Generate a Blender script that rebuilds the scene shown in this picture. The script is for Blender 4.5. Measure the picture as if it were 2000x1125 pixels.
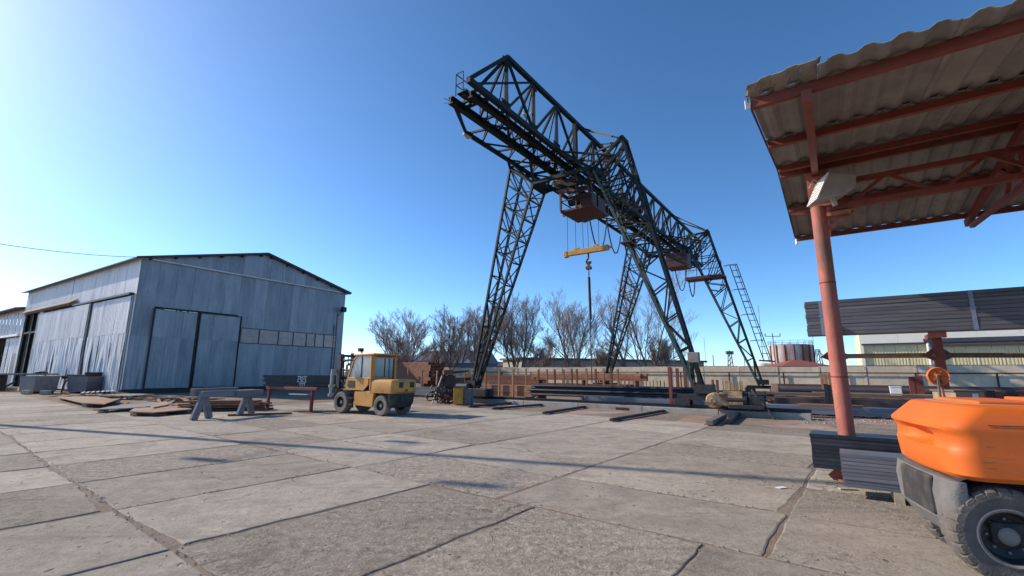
import bpy, math, random
from math import sin, cos, pi, radians
from mathutils import Vector, Matrix, noise
random.seed(7)
S = bpy.context.scene
C = S.collection
for o in list(bpy.data.objects):
    bpy.data.objects.remove(o)

# ---------------------------------------------------------------- camera
F_PX, PITCH, ROLL, CAM_H = 888.0, radians(10.5), radians(0.2), 1.6
cam = bpy.data.cameras.new('camera')
cam.sensor_width = 36.0
cam.lens = 36.0 * F_PX / 2000.0
cam.clip_start = 0.05
cam.clip_end = 4000
cam_o = bpy.data.objects.new('camera', cam)
C.objects.link(cam_o)
cam_o.location = (0, 0, CAM_H)
cam_o.rotation_euler = (Matrix.Rotation(pi/2 + PITCH, 3, 'X') @ Matrix.Rotation(ROLL, 3, 'Z')).to_euler()
S.camera = cam_o

# ---------------------------------------------------------------- light
SUN_EL, SUN_AZ = radians(31), radians(71)          # azimuth counted to the left of the view
sdir = Vector((-sin(SUN_AZ)*cos(SUN_EL), cos(SUN_AZ)*cos(SUN_EL), sin(SUN_EL)))
world = bpy.data.worlds.new('World')
S.world = world
world.use_nodes = True
wn = world.node_tree
wn.nodes.clear()
sky = wn.nodes.new('ShaderNodeTexSky')
sky.sky_type = 'NISHITA'
sky.sun_disc = False
sky.sun_elevation = SUN_EL
sky.sun_rotation = -SUN_AZ
sky.altitude = 0
sky.air_density = 0.6
sky.dust_density = 0.40
sky.ozone_density = 4.0
bg = wn.nodes.new('ShaderNodeBackground')
bg.inputs['Strength'].default_value = 0.112
wo = wn.nodes.new('ShaderNodeOutputWorld')
gm = wn.nodes.new('ShaderNodeGamma')
gm.inputs[1].default_value = 1.10
hs = wn.nodes.new('ShaderNodeHueSaturation')
hs.inputs['Saturation'].default_value = 1.08
hs.inputs['Hue'].default_value = 0.493
wn.links.new(sky.outputs[0], gm.inputs[0])
wn.links.new(gm.outputs[0], hs.inputs['Color'])
wn.links.new(hs.outputs[0], bg.inputs[0])
wn.links.new(bg.outputs[0], wo.inputs[0])
sun = bpy.data.lights.new('sun', 'SUN')
sun.energy = 3.1
sun.angle = radians(0.53)
sun.color = (1.0, 0.88, 0.73)
sun_o = bpy.data.objects.new('sun', sun)
C.objects.link(sun_o)
sun_o.rotation_euler = (-sdir).to_track_quat('-Z', 'Y').to_euler()
S.view_settings.view_transform = 'Standard'
S.view_settings.look = 'None'
S.view_settings.exposure = 0.9
S.view_settings.gamma = 1.0
S.view_settings.use_curve_mapping = False
S.render.engine = 'CYCLES'

# ---------------------------------------------------------------- survey helpers: photo pixel -> point in the yard
_f = Vector((0, cos(PITCH), sin(PITCH))); _u = Vector((0, -sin(PITCH), cos(PITCH))); _r = Vector((1, 0, 0))
_R = cos(ROLL)*_r + sin(ROLL)*_u
_U = -sin(ROLL)*_r + cos(ROLL)*_u
CAM = Vector((0, 0, CAM_H))
def ray(px, py): return _f + _R*((px-1000)/F_PX) - _U*((py-562.5)/F_PX)
def G(px, py, z=0.0):
    d = ray(px, py); return CAM + d*((z-CAM_H)/d.z)
def at(px, py, Y):
    d = ray(px, py); return CAM + d*(Y/d.y)
class Frame:
    """a right-handed plan frame: x runs at 'deg' right of the view, y to its left"""
    def __init__(s, deg, o=(0, 0)):
        t = radians(deg); s.ax = Vector((sin(t), cos(t), 0)); s.ay = Vector((-cos(t), sin(t), 0))
        s.o = Vector((o[0], o[1], 0)); s.rot = pi/2 - t
    def W(s, x, y, z=0): return s.o + s.ax*x + s.ay*y + Vector((0, 0, z))
    def L(s, p): d = Vector(p) - s.o; return (d.dot(s.ax), d.dot(s.ay), d.z)
    def onx(s, px, py, X):
        d = ray(px, py); t = (X - (CAM-s.o).dot(s.ax))/d.dot(s.ax); q = s.L(CAM + d*t); return q[1], q[2]
    def ony(s, px, py, Y):
        d = ray(px, py); t = (Y - (CAM-s.o).dot(s.ay))/d.dot(s.ay); q = s.L(CAM + d*t); return q[0], q[2]
    def g(s, px, py, z=0): return s.L(G(px, py, z))
YD = Frame(35.2)               # crane and stock yard
SL = Frame(37.6)               # slab joints
HG = Frame(32.1, (-27.2, 32.5))  # hangar, origin at its near corner

# ---------------------------------------------------------------- object helpers
class MB:
    def __init__(s): s.v = []; s.f = []; s.m = []; s.cm = 0
    def add(s, vs, fs):
        k = len(s.v); s.v += [tuple(v) for v in vs]; s.f += [tuple(i+k for i in f) for f in fs]; s.m += [s.cm]*len(fs)
        return s
    def box(s, c, d, rz=0.0, M=None):
        x, y, z = d[0]/2, d[1]/2, d[2]/2
        vs = [Vector(p) for p in ((-x,-y,-z),(x,-y,-z),(x,y,-z),(-x,y,-z),(-x,-y,z),(x,-y,z),(x,y,z),(-x,y,z))]
        if M is not None: vs = [M @ v for v in vs]
        elif rz: R = Matrix.Rotation(rz, 3, 'Z'); vs = [R @ v for v in vs]
        c = Vector(c)
        return s.add([v+c for v in vs], [(3,2,1,0),(4,5,6,7),(0,1,5,4),(1,2,6,5),(2,3,7,6),(3,0,4,7)])
    def bx(s, x0, x1, y0, y1, z0, z1): return s.box(((x0+x1)/2, (y0+y1)/2, (z0+z1)/2), (x1-x0, y1-y0, z1-z0))
    def bar(s, p, q, w, h=None, up=(0, 0, 1)):
        h = h or w; p = Vector(p); q = Vector(q); d = q-p
        L = d.length
        if L < 1e-6: return s
        d /= L; up = Vector(up)
        if abs(d.dot(up)) > .98: up = Vector((1, 0, 0))
        x = d.cross(up).normalized(); y = x.cross(d)
        vs = []
        for e in (p, q):
            for a, b in ((-1,-1),(1,-1),(1,1),(-1,1)): vs.append(e + x*(a*w/2) + y*(b*h/2))
        return s.add(vs, [(3,2,1,0),(4,5,6,7),(0,1,5,4),(1,2,6,5),(2,3,7,6),(3,0,4,7)])
    def tube(s, pts, r, n=8, cap=True, r1=None):
        pts = [Vector(p) for p in pts]; N = len(pts); vs = []; fs = []
        rs = r if isinstance(r, (list, tuple)) else [r + ((r1 if r1 is not None else r)-r)*i/max(1, N-1) for i in range(N)]
        ref = None
        for i, p in enumerate(pts):
            d = (pts[min(i+1, N-1)] - pts[max(i-1, 0)])
            d = d.normalized() if d.length > 1e-9 else Vector((0, 0, 1))
            if ref is None: ref = Vector((0, 0, 1)) if abs(d.z) < .9 else Vector((1, 0, 0))
            x = d.cross(ref)
            if x.length < 1e-4: x = d.cross(Vector((0, 1, 0.3)))
            x.normalize(); y = x.cross(d); ref = y
            for k in range(n):
                t = 2*pi*k/n; vs.append(p + x*(cos(t)*rs[i]) + y*(sin(t)*rs[i]))
        for i in range(N-1):
            for k in range(n):
                a = i*n+k; b = i*n+(k+1) % n; fs.append((a, b, b+n, a+n))
        if cap: fs += [tuple(range(n-1, -1, -1)), tuple(range((N-1)*n, N*n))]
        return s.add(vs, fs)
    def lathe(s, prof, c, axis='y', n=24, mod=None):
        """prof: list of (radius, offset along axis)"""
        vs = []; fs = []; P = len(prof); c = Vector(c)
        for k in range(n):
            t = 2*pi*k/n
            for j, (r, h) in enumerate(prof):
                if mod: r = mod(k, j, r)
                if axis == 'y': v = (r*cos(t), h, r*sin(t))
                elif axis == 'x': v = (h, r*cos(t), r*sin(t))
                else: v = (r*cos(t), r*sin(t), h)
                vs.append(c + Vector(v))
        for k in range(n):
            for j in range(P-1):
                a = k*P+j; b = ((k+1) % n)*P+j
                fs.append((a, a+1, b+1, b))
        return s.add(vs, fs)
    def prism(s, poly, z0, z1, M=None):
        n = len(poly); vs = [Vector((x, y, z0)) for x, y in poly] + [Vector((x, y, z1)) for x, y in poly]
        if M is not None: vs = [M @ v for v in vs]
        return s.add(vs, [tuple(range(n-1, -1, -1)), tuple(range(n, 2*n))] + [(i, (i+1) % n, (i+1) % n + n, i+n) for i in range(n)])
    def prof_xz(s, poly, y0, y1):
        n = len(poly); vs = [(x, y0, z) for x, z in poly] + [(x, y1, z) for x, z in poly]
        return s.add(vs, [tuple(range(n)), tuple(range(2*n-1, n-1, -1))] + [(i, i+n, (i+1) % n + n, (i+1) % n) for i in range(n)])
    def loft(s, secs, cap=True):
        n = len(secs[0]); vs = [p for q in secs for p in q]; fs = []
        for i in range(len(secs)-1):
            for k in range(n):
                a = i*n+k; b = i*n+(k+1) % n; fs.append((a, b, b+n, a+n))
        if cap: fs += [tuple(range(n-1, -1, -1)), tuple(range((len(secs)-1)*n, len(secs)*n))]
        return s.add(vs, fs)
    def grid(s, fn, nu, nv, flip=False):
        vs = [fn(i/nu, j/nv) for j in range(nv+1) for i in range(nu+1)]; w = nu+1
        fs = []
        for j in range(nv):
            for i in range(nu):
                q = (j*w+i, j*w+i+1, (j+1)*w+i+1, (j+1)*w+i); fs.append(q[::-1] if flip else q)
        return s.add(vs, fs)
    def mesh(s, name, mats, smooth=None):
        me = bpy.data.meshes.new(name); me.from_pydata(s.v, [], s.f)
        for m in (mats if isinstance(mats, (list, tuple)) else [mats]): me.materials.append(m)
        if any(s.m): me.polygons.foreach_set('material_index', s.m)
        if smooth:
            me.polygons.foreach_set('use_smooth', [True]*len(me.polygons))
            me.set_sharp_from_angle(angle=smooth)
        me.update()
        return me
    def build(s, name, mats, parent=None, smooth=None, bevel=0, loc=None, rz=0):
        o = bpy.data.objects.new(name, s.mesh(name, mats, smooth)); C.objects.link(o)
        if parent is not None: o.parent = parent
        if loc is not None: o.location = loc
        if rz: o.rotation_euler = (0, 0, rz)
        if bevel:
            b = o.modifiers.new('bevel', 'BEVEL'); b.width = bevel; b.segments = 2; b.limit_method = 'ANGLE'; b.angle_limit = 0.7
        return o
def tag(o, label=None, cat=None, group=None, kind=None):
    if label: o['label'] = label
    if cat: o['category'] = cat
    if group: o['group'] = group
    if kind: o['kind'] = kind
    return o
def thing(name, label, cat, loc=(0, 0, 0), rz=0.0, group=None):
    o = bpy.data.objects.new(name, None); C.objects.link(o); o.empty_display_size = .3
    o.location = loc; o.rotation_euler = (0, 0, rz)
    return tag(o, label, cat, group)
def in_frame(fr, name, label, cat, x, y, z=0, group=None):
    return thing(name, label, cat, fr.W(x, y, z), fr.rot, group)
def inst(name, me, parent, loc=(0, 0, 0), rot=(0, 0, 0), scale=None):
    o = bpy.data.objects.new(name, me); C.objects.link(o)
    if parent is not None: o.parent = parent
    o.location = loc; o.rotation_euler = rot
    if scale: o.scale = scale
    return o
def children(o): return [c for c in bpy.data.objects if c.parent == o]
def U(a, b): return random.uniform(a, b)

# ---------------------------------------------------------------- materials
def mat(name, c1, c2=None, scale=4.0, rough=.7, metal=0.0, bump=.0, bscale=None, stain=None, st_scale=1.2, st_lo=.55, st_hi=.7,
        vary=0.0, stretch=None, detail=6, spec=.5, coat=0, rgh_var=.1):
    m = bpy.data.materials.new(name); m.use_nodes = True
    nt = m.node_tree; N = nt.nodes; Lk = nt.links; N.clear()
    out = N.new('ShaderNodeOutputMaterial'); p = N.new('ShaderNodeBsdfPrincipled'); Lk.new(p.outputs[0], out.inputs[0])
    p.inputs['Metallic'].default_value = metal; p.inputs['Specular IOR Level'].default_value = spec
    p.inputs['Coat Weight'].default_value = coat; p.inputs['Coat Roughness'].default_value = .15
    tc = N.new('ShaderNodeTexCoord'); oi = N.new('ShaderNodeObjectInfo')
    mp = N.new('ShaderNodeMapping'); Lk.new(tc.outputs['Object'], mp.inputs[0])
    if stretch: mp.inputs['Scale'].default_value = stretch
    ofs = N.new('ShaderNodeVectorMath'); ofs.operation = 'MULTIPLY_ADD'
    cmb = N.new('ShaderNodeCombineXYZ')
    for i in range(3): Lk.new(oi.outputs['Random'], cmb.inputs[i])
    Lk.new(cmb.outputs[0], ofs.inputs[0]); ofs.inputs[1].default_value = (37, 53, 71); Lk.new(mp.outputs[0], ofs.inputs[2])
    vec = ofs.outputs[0]
    nz = N.new('ShaderNodeTexNoise'); nz.inputs['Scale'].default_value = scale; nz.inputs['Detail'].default_value = detail
    nz.inputs['Roughness'].default_value = .62; Lk.new(vec, nz.inputs['Vector'])
    rp = N.new('ShaderNodeValToRGB'); c2 = c2 or tuple(x*.75 for x in c1)
    rp.color_ramp.elements[0].position = .32; rp.color_ramp.elements[1].position = .68
    rp.color_ramp.elements[0].color = (*c2, 1); rp.color_ramp.elements[1].color = (*c1, 1)
    Lk.new(nz.outputs[0], rp.inputs[0]); col = rp.outputs[0]
    if stain:
        n2 = N.new('ShaderNodeTexNoise'); n2.inputs['Scale'].default_value = st_scale; n2.inputs['Detail'].default_value = 8
        n2.inputs['Roughness'].default_value = .68; Lk.new(vec, n2.inputs['Vector'])
        r2 = N.new('ShaderNodeMapRange'); r2.inputs['From Min'].default_value = st_lo; r2.inputs['From Max'].default_value = st_hi
        Lk.new(n2.outputs[0], r2.inputs[0])
        mx = N.new('ShaderNodeMix'); mx.data_type = 'RGBA'; Lk.new(r2.outputs[0], mx.inputs['Factor'])
        Lk.new(col, mx.inputs['A']); mx.inputs['B'].default_value = (*stain, 1); col = mx.outputs['Result']
    if vary:
        hv = N.new('ShaderNodeHueSaturation'); mr = N.new('ShaderNodeMapRange')
        mr.inputs['To Min'].default_value = 1-vary; mr.inputs['To Max'].default_value = 1+vary
        Lk.new(oi.outputs['Random'], mr.inputs[0]); Lk.new(mr.outputs[0], hv.inputs['Value']); Lk.new(col, hv.inputs['Color']); col = hv.outputs[0]
    Lk.new(col, p.inputs['Base Color'])
    rr = N.new('ShaderNodeMapRange'); rr.inputs['To Min'].default_value = max(.05, rough-rgh_var); rr.inputs['To Max'].default_value = min(1, rough+rgh_var)
    Lk.new(nz.outputs[0], rr.inputs[0]); Lk.new(rr.outputs[0], p.inputs['Roughness'])
    if bump:
        nb = N.new('ShaderNodeTexNoise'); nb.inputs['Scale'].default_value = bscale or scale*6; nb.inputs['Detail'].default_value = 5
        Lk.new(vec, nb.inputs['Vector'])
        b = N.new('ShaderNodeBump'); b.inputs['Strength'].default_value = bump; b.inputs['Distance'].default_value = .02
        Lk.new(nb.outputs[0], b.inputs['Height']); Lk.new(b.outputs[0], p.inputs['Normal'])
    return m
M = {}
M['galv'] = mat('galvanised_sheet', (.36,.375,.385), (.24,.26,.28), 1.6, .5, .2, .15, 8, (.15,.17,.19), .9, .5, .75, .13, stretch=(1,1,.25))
M['galv_side'] = mat('sunlit_weathered_sheet', (.76,.74,.73), (.62,.61,.61), 1.4, .6, .03, .2, 8, (.30,.28,.29), .9, .56, .74, .07, stretch=(1.5,1.5,.2))  # sunlit copy of the galvanised sheet, grazing sun's brightness lifted into the base colour
M['roof'] = mat('roof_sheet', (.20,.21,.21), (.13,.13,.13), 2, .7)
M['dark_steel'] = mat('dark_steel', (.035,.038,.045), (.02,.02,.022), 6, .55, .3, .1, stain=(.08,.045,.03), st_scale=3)
M['green_steel'] = mat('dark_green_paint', (.009,.018,.017), (.005,.010,.010), 4, .65, 0, .1, spec=.25, stain=(.030,.022,.018), st_scale=2.5, st_lo=.5, st_hi=.72)
M['pale_green'] = mat('faded_green_paint', (.045,.075,.065), (.02,.035,.032), 4, .6, 0, .1, stain=(.035,.025,.02), st_scale=2.5)
M['rust'] = mat('rust', (.20,.085,.045), (.10,.040,.024), 7, .85, 0, .3, stain=(.27,.13,.065), st_scale=3, vary=.22)
M['rust_red'] = mat('red_rust', (.36,.15,.085), (.22,.085,.05), 5, .85, 0, .3, stain=(.42,.24,.15), st_scale=2, st_lo=.52, st_hi=.75, vary=.25)
M['rust_light'] = mat('light_rust', (.34,.18,.10), (.22,.10,.05), 6, .85, 0, .25, vary=.2)
M['rust_plate'] = mat('rusty_plate', (.32,.20,.125), (.20,.115,.07), 2.5, .8, 0, .25, stain=(.36,.30,.24), st_scale=1.6, vary=.18)
M['red_paint'] = mat('faded_red_paint', (.44,.135,.095), (.30,.08,.058), 3, .7, 0, .2, 30, (.17,.085,.06), 2.2, .50, .66, stretch=(1,1,.35), detail=9)
M['red_steel'] = mat('red_oxide_paint', (.22,.045,.028), (.14,.028,.02), 5, .65, 0, .15, 30, (.10,.05,.04), 3, .55, .75)
M['trolley_red'] = mat('trolley_red', (.075,.017,.014), (.04,.011,.010), 3, .6, 0, .1, stain=(.06,.03,.02), st_scale=2)
M['canopy_sheet'] = mat('fibre_cement_sheet', (.27,.245,.222), (.185,.165,.148), 2.5, .85, 0, .15, 30, (.17,.15,.135), 1.2, .5, .72, .10)
M['concrete'] = mat('grey_concrete', (.36,.34,.31), (.25,.235,.215), 3, .9, 0, .3, 25, (.17,.155,.14), 1.3, .55, .72, .08)
M['wall_conc'] = mat('wall_concrete', (.62,.515,.385), (.49,.41,.31), 2.2, .9, 0, .25, 20, (.34,.285,.22), .9, .52, .72, .10)
M['grey_wood'] = mat('weathered_grey_timber', (.22,.21,.215), (.14,.13,.135), 3, .85, 0, .3, 20, stretch=(.3,3,3), vary=.12)
M['pallet'] = mat('pallet_wood', (.46,.38,.29), (.32,.26,.19), 4, .85, 0, .2, vary=.2)
M['yellow'] = mat('forklift_yellow', (.64,.31,.055), (.50,.225,.04), 2.5, .55, 0, .08, 30, (.26,.14,.065), 2.8, .52, .72, detail=9)
M['orange'] = mat('forklift_orange', (.72,.142,.012), (.63,.122,.012), 2.5, .55, 0, .04, 30, (.40,.12,.035), 4.5, .60, .84, rgh_var=.2)
M['orange_dusty'] = mat('dusty_orange_top', (.52,.22,.09), (.44,.17,.06), 6, .7, 0, .1)
M['black_plastic'] = mat('black_rubber', (.035,.033,.032), (.022,.021,.02), 6, .8, 0, .2, stain=(.11,.095,.08), st_scale=4, st_lo=.5, st_hi=.8)
M['tyre'] = mat('dusty_tyre', (.15,.13,.115), (.085,.073,.064), 9, .9, 0, .35, 60, (.16,.14,.12), 5, .52, .8)
M['tyre_dusty'] = mat('pale_dusty_tyre', (.25,.21,.175), (.15,.125,.105), 7, .95, 0, .3, 60)
M['rim_dark'] = mat('dark_rim', (.03,.03,.032), (.018,.018,.02), 8, .6, .2, .1, stain=(.10,.085,.07), st_scale=6)
M['bin_grey'] = mat('dusty_bin_steel', (.25,.225,.215), (.17,.15,.145), 3, .8, 0, .1, stain=(.16,.11,.08), st_scale=2)
M['cw_grey'] = mat('grey_counterweight', (.16,.15,.145), (.11,.105,.10), 9, .8, 0, .35, 70, (.22,.20,.18), 4, .55, .8)
M['hub_grey'] = mat('dusty_hub', (.24,.22,.20), (.16,.145,.13), 8, .8, 0, .2)
M['glass'] = mat('sky_tinted_glass', (.27,.30,.33), (.17,.20,.23), 2.5, .12, 0, 0, spec=.8)  # base colour lightened towards blue to carry the sky's reflection
M['dirty_glass'] = mat('brown_dirty_glazing', (.58,.44,.37), (.40,.32,.285), 2.0, .5, 0, 0, stain=(.62,.52,.47), st_scale=1.5, vary=.15)
M['white'] = mat('white_paint', (.78,.77,.74), (.66,.65,.62), 5, .5)
M['lamp_grey'] = mat('lamp_housing', (.55,.54,.50), (.42,.41,.38), 6, .5, 0, .05)
M['lamp_dull'] = mat('dusty_lamp_body', (.40,.385,.36), (.30,.285,.265), 6, .7, 0, .1)
M['lamp_glass'] = mat('lamp_glass', (.70,.72,.72), (.60,.62,.62), 4, .2)
M['black_pipe'] = mat('black_pipe_steel', (.050,.053,.063), (.026,.028,.034), 5, .42, .35, .1, vary=.25)
M['blue_steel'] = mat('mill_steel', (.20,.205,.235), (.125,.13,.15), 3, .45, .3, .12, 40, (.10,.085,.08), 2.2, .58, .78, .14, stretch=(1,.15,1))
M['pack_steel'] = mat('wrapped_profile_steel', (.150,.142,.158), (.085,.083,.098), 3, .5, .2, .12, 40, (.075,.06,.062), 2, .55, .78, .18, stretch=(1,.15,1))
M['brown_steel'] = mat('brown_mill_steel', (.16,.105,.085), (.085,.06,.055), 3, .7, .1, .15, stain=(.06,.055,.06), st_scale=1.5, st_lo=.48, st_hi=.66, vary=.35, stretch=(1,.2,1))
M['strap'] = mat('steel_strap', (.27,.29,.36), (.18,.20,.26), 8, .4, .5)
M['beam_yellow'] = mat('lifting_beam_yellow', (.55,.30,.04), (.42,.20,.03), 6, .6, 0, .1, stain=(.25,.11,.03), st_scale=4)
M['gear_tan'] = mat('worn_tan_paint', (.44,.33,.19), (.30,.20,.11), 5, .7, 0, .15, stain=(.12,.06,.035), st_scale=3, st_lo=.44, st_hi=.6)
M['picket'] = mat('yellow_stakes', (.42,.27,.07), (.30,.18,.05), 6, .7, vary=.2)
M['cream'] = mat('cream_cladding', (.76,.68,.42), (.70,.62,.37), 1, .7, 0, 0, vary=.04)
M['cream_trim'] = mat('pale_trim', (.84,.81,.71), (.78,.75,.65), 2, .6)
M['gutter'] = mat('dark_gutter', (.06,.065,.085), (.04,.045,.06), 3, .6)
M['blue_roof'] = mat('blue_grey_roof', (.10,.13,.19), (.07,.09,.13), 1, .7, vary=.15)
M['shed_wall'] = mat('pale_shed_wall', (.33,.30,.24), (.24,.21,.17), .8, .9)
M['brown_roof'] = mat('brown_roof', (.10,.075,.075), (.065,.05,.05), 1, .85)
M['red_roof'] = mat('red_roof', (.30,.075,.055), (.24,.06,.045), 1, .8)
M['tank'] = mat('tank_paint', (.52,.50,.48), (.42,.40,.38), 1.0, .5, .2, 0, stain=(.28,.10,.06), st_scale=.35, st_lo=.42, st_hi=.60, stretch=(1,1,.35))
M['bark'] = mat('bark', (.20,.145,.125), (.115,.085,.075), 6, .9, 0, .3)
M['twig'] = mat('bare_twigs', (.50,.42,.38), (.34,.28,.25), 3, .9, vary=.15)
M['pole'] = mat('weathered_pole', (.17,.15,.14), (.10,.09,.085), 4, .8)
M['cable'] = mat('black_cable', (.02,.02,.022), (.012,.012,.013), 5, .6)
M['chain'] = mat('steel_chain', (.10,.10,.11), (.05,.05,.055), 9, .5, .5)
M['hose'] = mat('worn_hose', (.05,.042,.04), (.022,.02,.02), 6, .6, vary=.6)
M['chalk'] = mat('white_chalk', (.80,.79,.76), (.7,.69,.66), 9, .9)
M['crate_tan'] = mat('tan_crate', (.36,.24,.16), (.27,.17,.11), 4, .85, 0, .2)

def concrete_slab_mat():
    m = bpy.data.materials.new('slab_concrete'); m.use_nodes = True
    nt = m.node_tree; N = nt.nodes; K = nt.links; N.clear()
    out = N.new('ShaderNodeOutputMaterial'); p = N.new('ShaderNodeBsdfPrincipled'); K.new(p.outputs[0], out.inputs[0])
    p.inputs['Specular IOR Level'].default_value = .2
    geo = N.new('ShaderNodeNewGeometry'); oi = N.new('ShaderNodeObjectInfo'); pos = geo.outputs['Position']
    def nzz(sc, det, rg=.6, src=None, dist=0):
        n = N.new('ShaderNodeTexNoise'); n.inputs['Scale'].default_value = sc; n.inputs['Detail'].default_value = det; n.inputs['Roughness'].default_value = rg
        n.inputs['Distortion'].default_value = dist
        K.new(src or pos, n.inputs['Vector']); return n.outputs[0]
    def mrange(x, a, b, c, d):
        r = N.new('ShaderNodeMapRange'); r.inputs['From Min'].default_value = a; r.inputs['From Max'].default_value = b
        r.inputs['To Min'].default_value = c; r.inputs['To Max'].default_value = d; K.new(x, r.inputs[0]); return r.outputs[0]
    def math_(op, a, b):
        n = N.new('ShaderNodeMath'); n.operation = op
        for i, x in enumerate((a, b)):
            if isinstance(x, (int, float)): n.inputs[i].default_value = x
            else: K.new(x, n.inputs[i])
        return n.outputs[0]
    def mixc(f, a, b):
        n = N.new('ShaderNodeMix'); n.data_type = 'RGBA'
        K.new(f, n.inputs['Factor'])
        for k, x in (('A', a), ('B', b)):
            if isinstance(x, tuple): n.inputs[k].default_value = (*x, 1)
            else: K.new(x, n.inputs[k])
        return n.outputs['Result']
    def stretched(deg, sx, sy):
        mp = N.new('ShaderNodeMapping'); mp.inputs['Rotation'].default_value = (0, 0, radians(deg)); mp.inputs['Scale'].default_value = (sx, sy, 1)
        K.new(pos, mp.inputs[0]); return mp.outputs[0]
    big = nzz(.32, 6, .6); mid = nzz(2.2, 9, .72); fine = nzz(21, 8, .8); grit = nzz(80, 4, .7)
    vor = N.new('ShaderNodeTexVoronoi'); vor.inputs['Scale'].default_value = 30; vor.inputs['Randomness'].default_value = 1
    wv = N.new('ShaderNodeVectorMath'); wv.operation = 'ADD'; K.new(pos, wv.inputs[0])
    nd = N.new('ShaderNodeTexNoise'); nd.inputs['Scale'].default_value = 9; K.new(pos, nd.inputs['Vector'])
    sc_ = N.new('ShaderNodeVectorMath'); sc_.operation = 'SCALE'; sc_.inputs['Scale'].default_value = .12; K.new(nd.outputs['Color'], sc_.inputs[0]); K.new(sc_.outputs[0], wv.inputs[1])
    K.new(wv.outputs[0], vor.inputs['Vector'])
    # how far the cement skin has worn off down to the stones
    worn = math_('ADD', mrange(big, .35, .65, -.30, .40), mrange(oi.outputs['Random'], 0, 1, -.30, .90))
    worn = math_('ADD', worn, mrange(mid, .3, .7, -.30, .30))
    wf = mrange(worn, .30, .75, 0, 1)
    col = mixc(mrange(mid, .32, .68, 0, 1), (.27,.23,.185), (.455,.40,.33))
    stone = mixc(mrange(vor.outputs['Distance'], .1, .6, 0, 1), (.44,.385,.31), (.23,.19,.15))
    stone = mixc(mrange(fine, .35, .65, 0, .8), stone, (.345,.295,.235))
    col = mixc(math_('MULTIPLY', wf, .85), col, stone)
    col = mixc(mrange(fine, .52, .66, 0, .65), col, (.16,.135,.11))
    col = mixc(mrange(grit, .60, .75, 0, .45), col, (.14,.12,.10))
    col = mixc(mrange(grit, .40, .28, 0, .35), col, (.56,.52,.46))
    mid2 = nzz(9.5, 8, .75); rough_ = mrange(wf, 0, 1, .30, 1.0)
    col = mixc(math_('MULTIPLY', mrange(mid2, .51, .61, 0, .75), rough_), col, (.16,.135,.11)); col = mixc(math_('MULTIPLY', mrange(mid2, .46, .37, 0, .5), rough_), col, (.55,.50,.43))
    pv = N.new('ShaderNodeTexVoronoi'); pv.inputs['Scale'].default_value = 6.5; K.new(wv.outputs[0], pv.inputs['Vector'])
    pit = math_('MULTIPLY', mrange(pv.outputs['Distance'], .20, .10, 0, 1), mrange(mid, .50, .58, 0, 1))
    col = mixc(math_('MULTIPLY', pit, .75), col, (.11,.09,.075))
    # scuffs from tyres and dragged steel, dirt washed along the slabs
    col = mixc(mrange(nzz(1.0, 6, .6, stretched(-52, .25, 3.2)), .56, .74, 0, .5), col, (.175,.15,.125))
    col = mixc(mrange(nzz(1.0, 7, .65, stretched(18, .18, 2.4)), .57, .72, 0, .45), col, (.185,.155,.13))
    st = nzz(.75, 9, .74, dist=.6); col = mixc(mrange(st, .55, .68, 0, .65), col, (.15,.125,.10))
    pale = nzz(1.3, 7, .7, dist=.4); col = mixc(mrange(pale, .60, .75, 0, .5), col, (.52,.48,.43))
    # thin cracks
    cv = N.new('ShaderNodeTexVoronoi'); cv.feature = 'DISTANCE_TO_EDGE'; cv.inputs['Scale'].default_value = .5
    wv2 = N.new('ShaderNodeVectorMath'); wv2.operation = 'ADD'; K.new(pos, wv2.inputs[0])
    nd2 = N.new('ShaderNodeTexNoise'); nd2.inputs['Scale'].default_value = 1.6; nd2.inputs['Detail'].default_value = 7; K.new(pos, nd2.inputs['Vector'])
    sc2 = N.new('ShaderNodeVectorMath'); sc2.operation = 'SCALE'; sc2.inputs['Scale'].default_value = .7; K.new(nd2.outputs['Color'], sc2.inputs[0]); K.new(sc2.outputs[0], wv2.inputs[1])
    K.new(wv2.outputs[0], cv.inputs['Vector'])
    crack = math_('MULTIPLY', mrange(cv.outputs['Distance'], .004, .0015, 0, 1), mrange(big, .50, .54, 0, .8))
    col = mixc(crack, col, (.10,.085,.07))
    hv = N.new('ShaderNodeHueSaturation'); K.new(col, hv.inputs['Color'])
    rnd2 = math_('FRACT', math_('MULTIPLY', oi.outputs['Random'], 7.31), 0)
    K.new(mrange(rnd2, 0, 1, .84, 1.18), hv.inputs['Value'])
    K.new(hv.outputs[0], p.inputs['Base Color'])
    p.inputs['Roughness'].default_value = .92
    h = math_('ADD', math_('MULTIPLY', fine, .9), math_('MULTIPLY', math_('MULTIPLY', vor.outputs['Distance'], wf), -.7))
    h = math_('ADD', h, math_('MULTIPLY', math_('MULTIPLY', fine, wf), 1.2))
    h = math_('ADD', h, math_('MULTIPLY', mid, .9)); h = math_('ADD', h, math_('MULTIPLY', grit, .25)); h = math_('ADD', h, math_('MULTIPLY', crack, -.6)); h = math_('ADD', h, math_('MULTIPLY', pit, -1.2)); h = math_('ADD', h, math_('MULTIPLY', math_('MULTIPLY', mid2, rough_), -1.3))
    b = N.new('ShaderNodeBump'); b.inputs['Strength'].default_value = .75; b.inputs['Distance'].default_value = .022
    K.new(h, b.inputs['Height']); K.new(b.outputs[0], p.inputs['Normal'])
    return m
M['slab'] = concrete_slab_mat()

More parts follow.
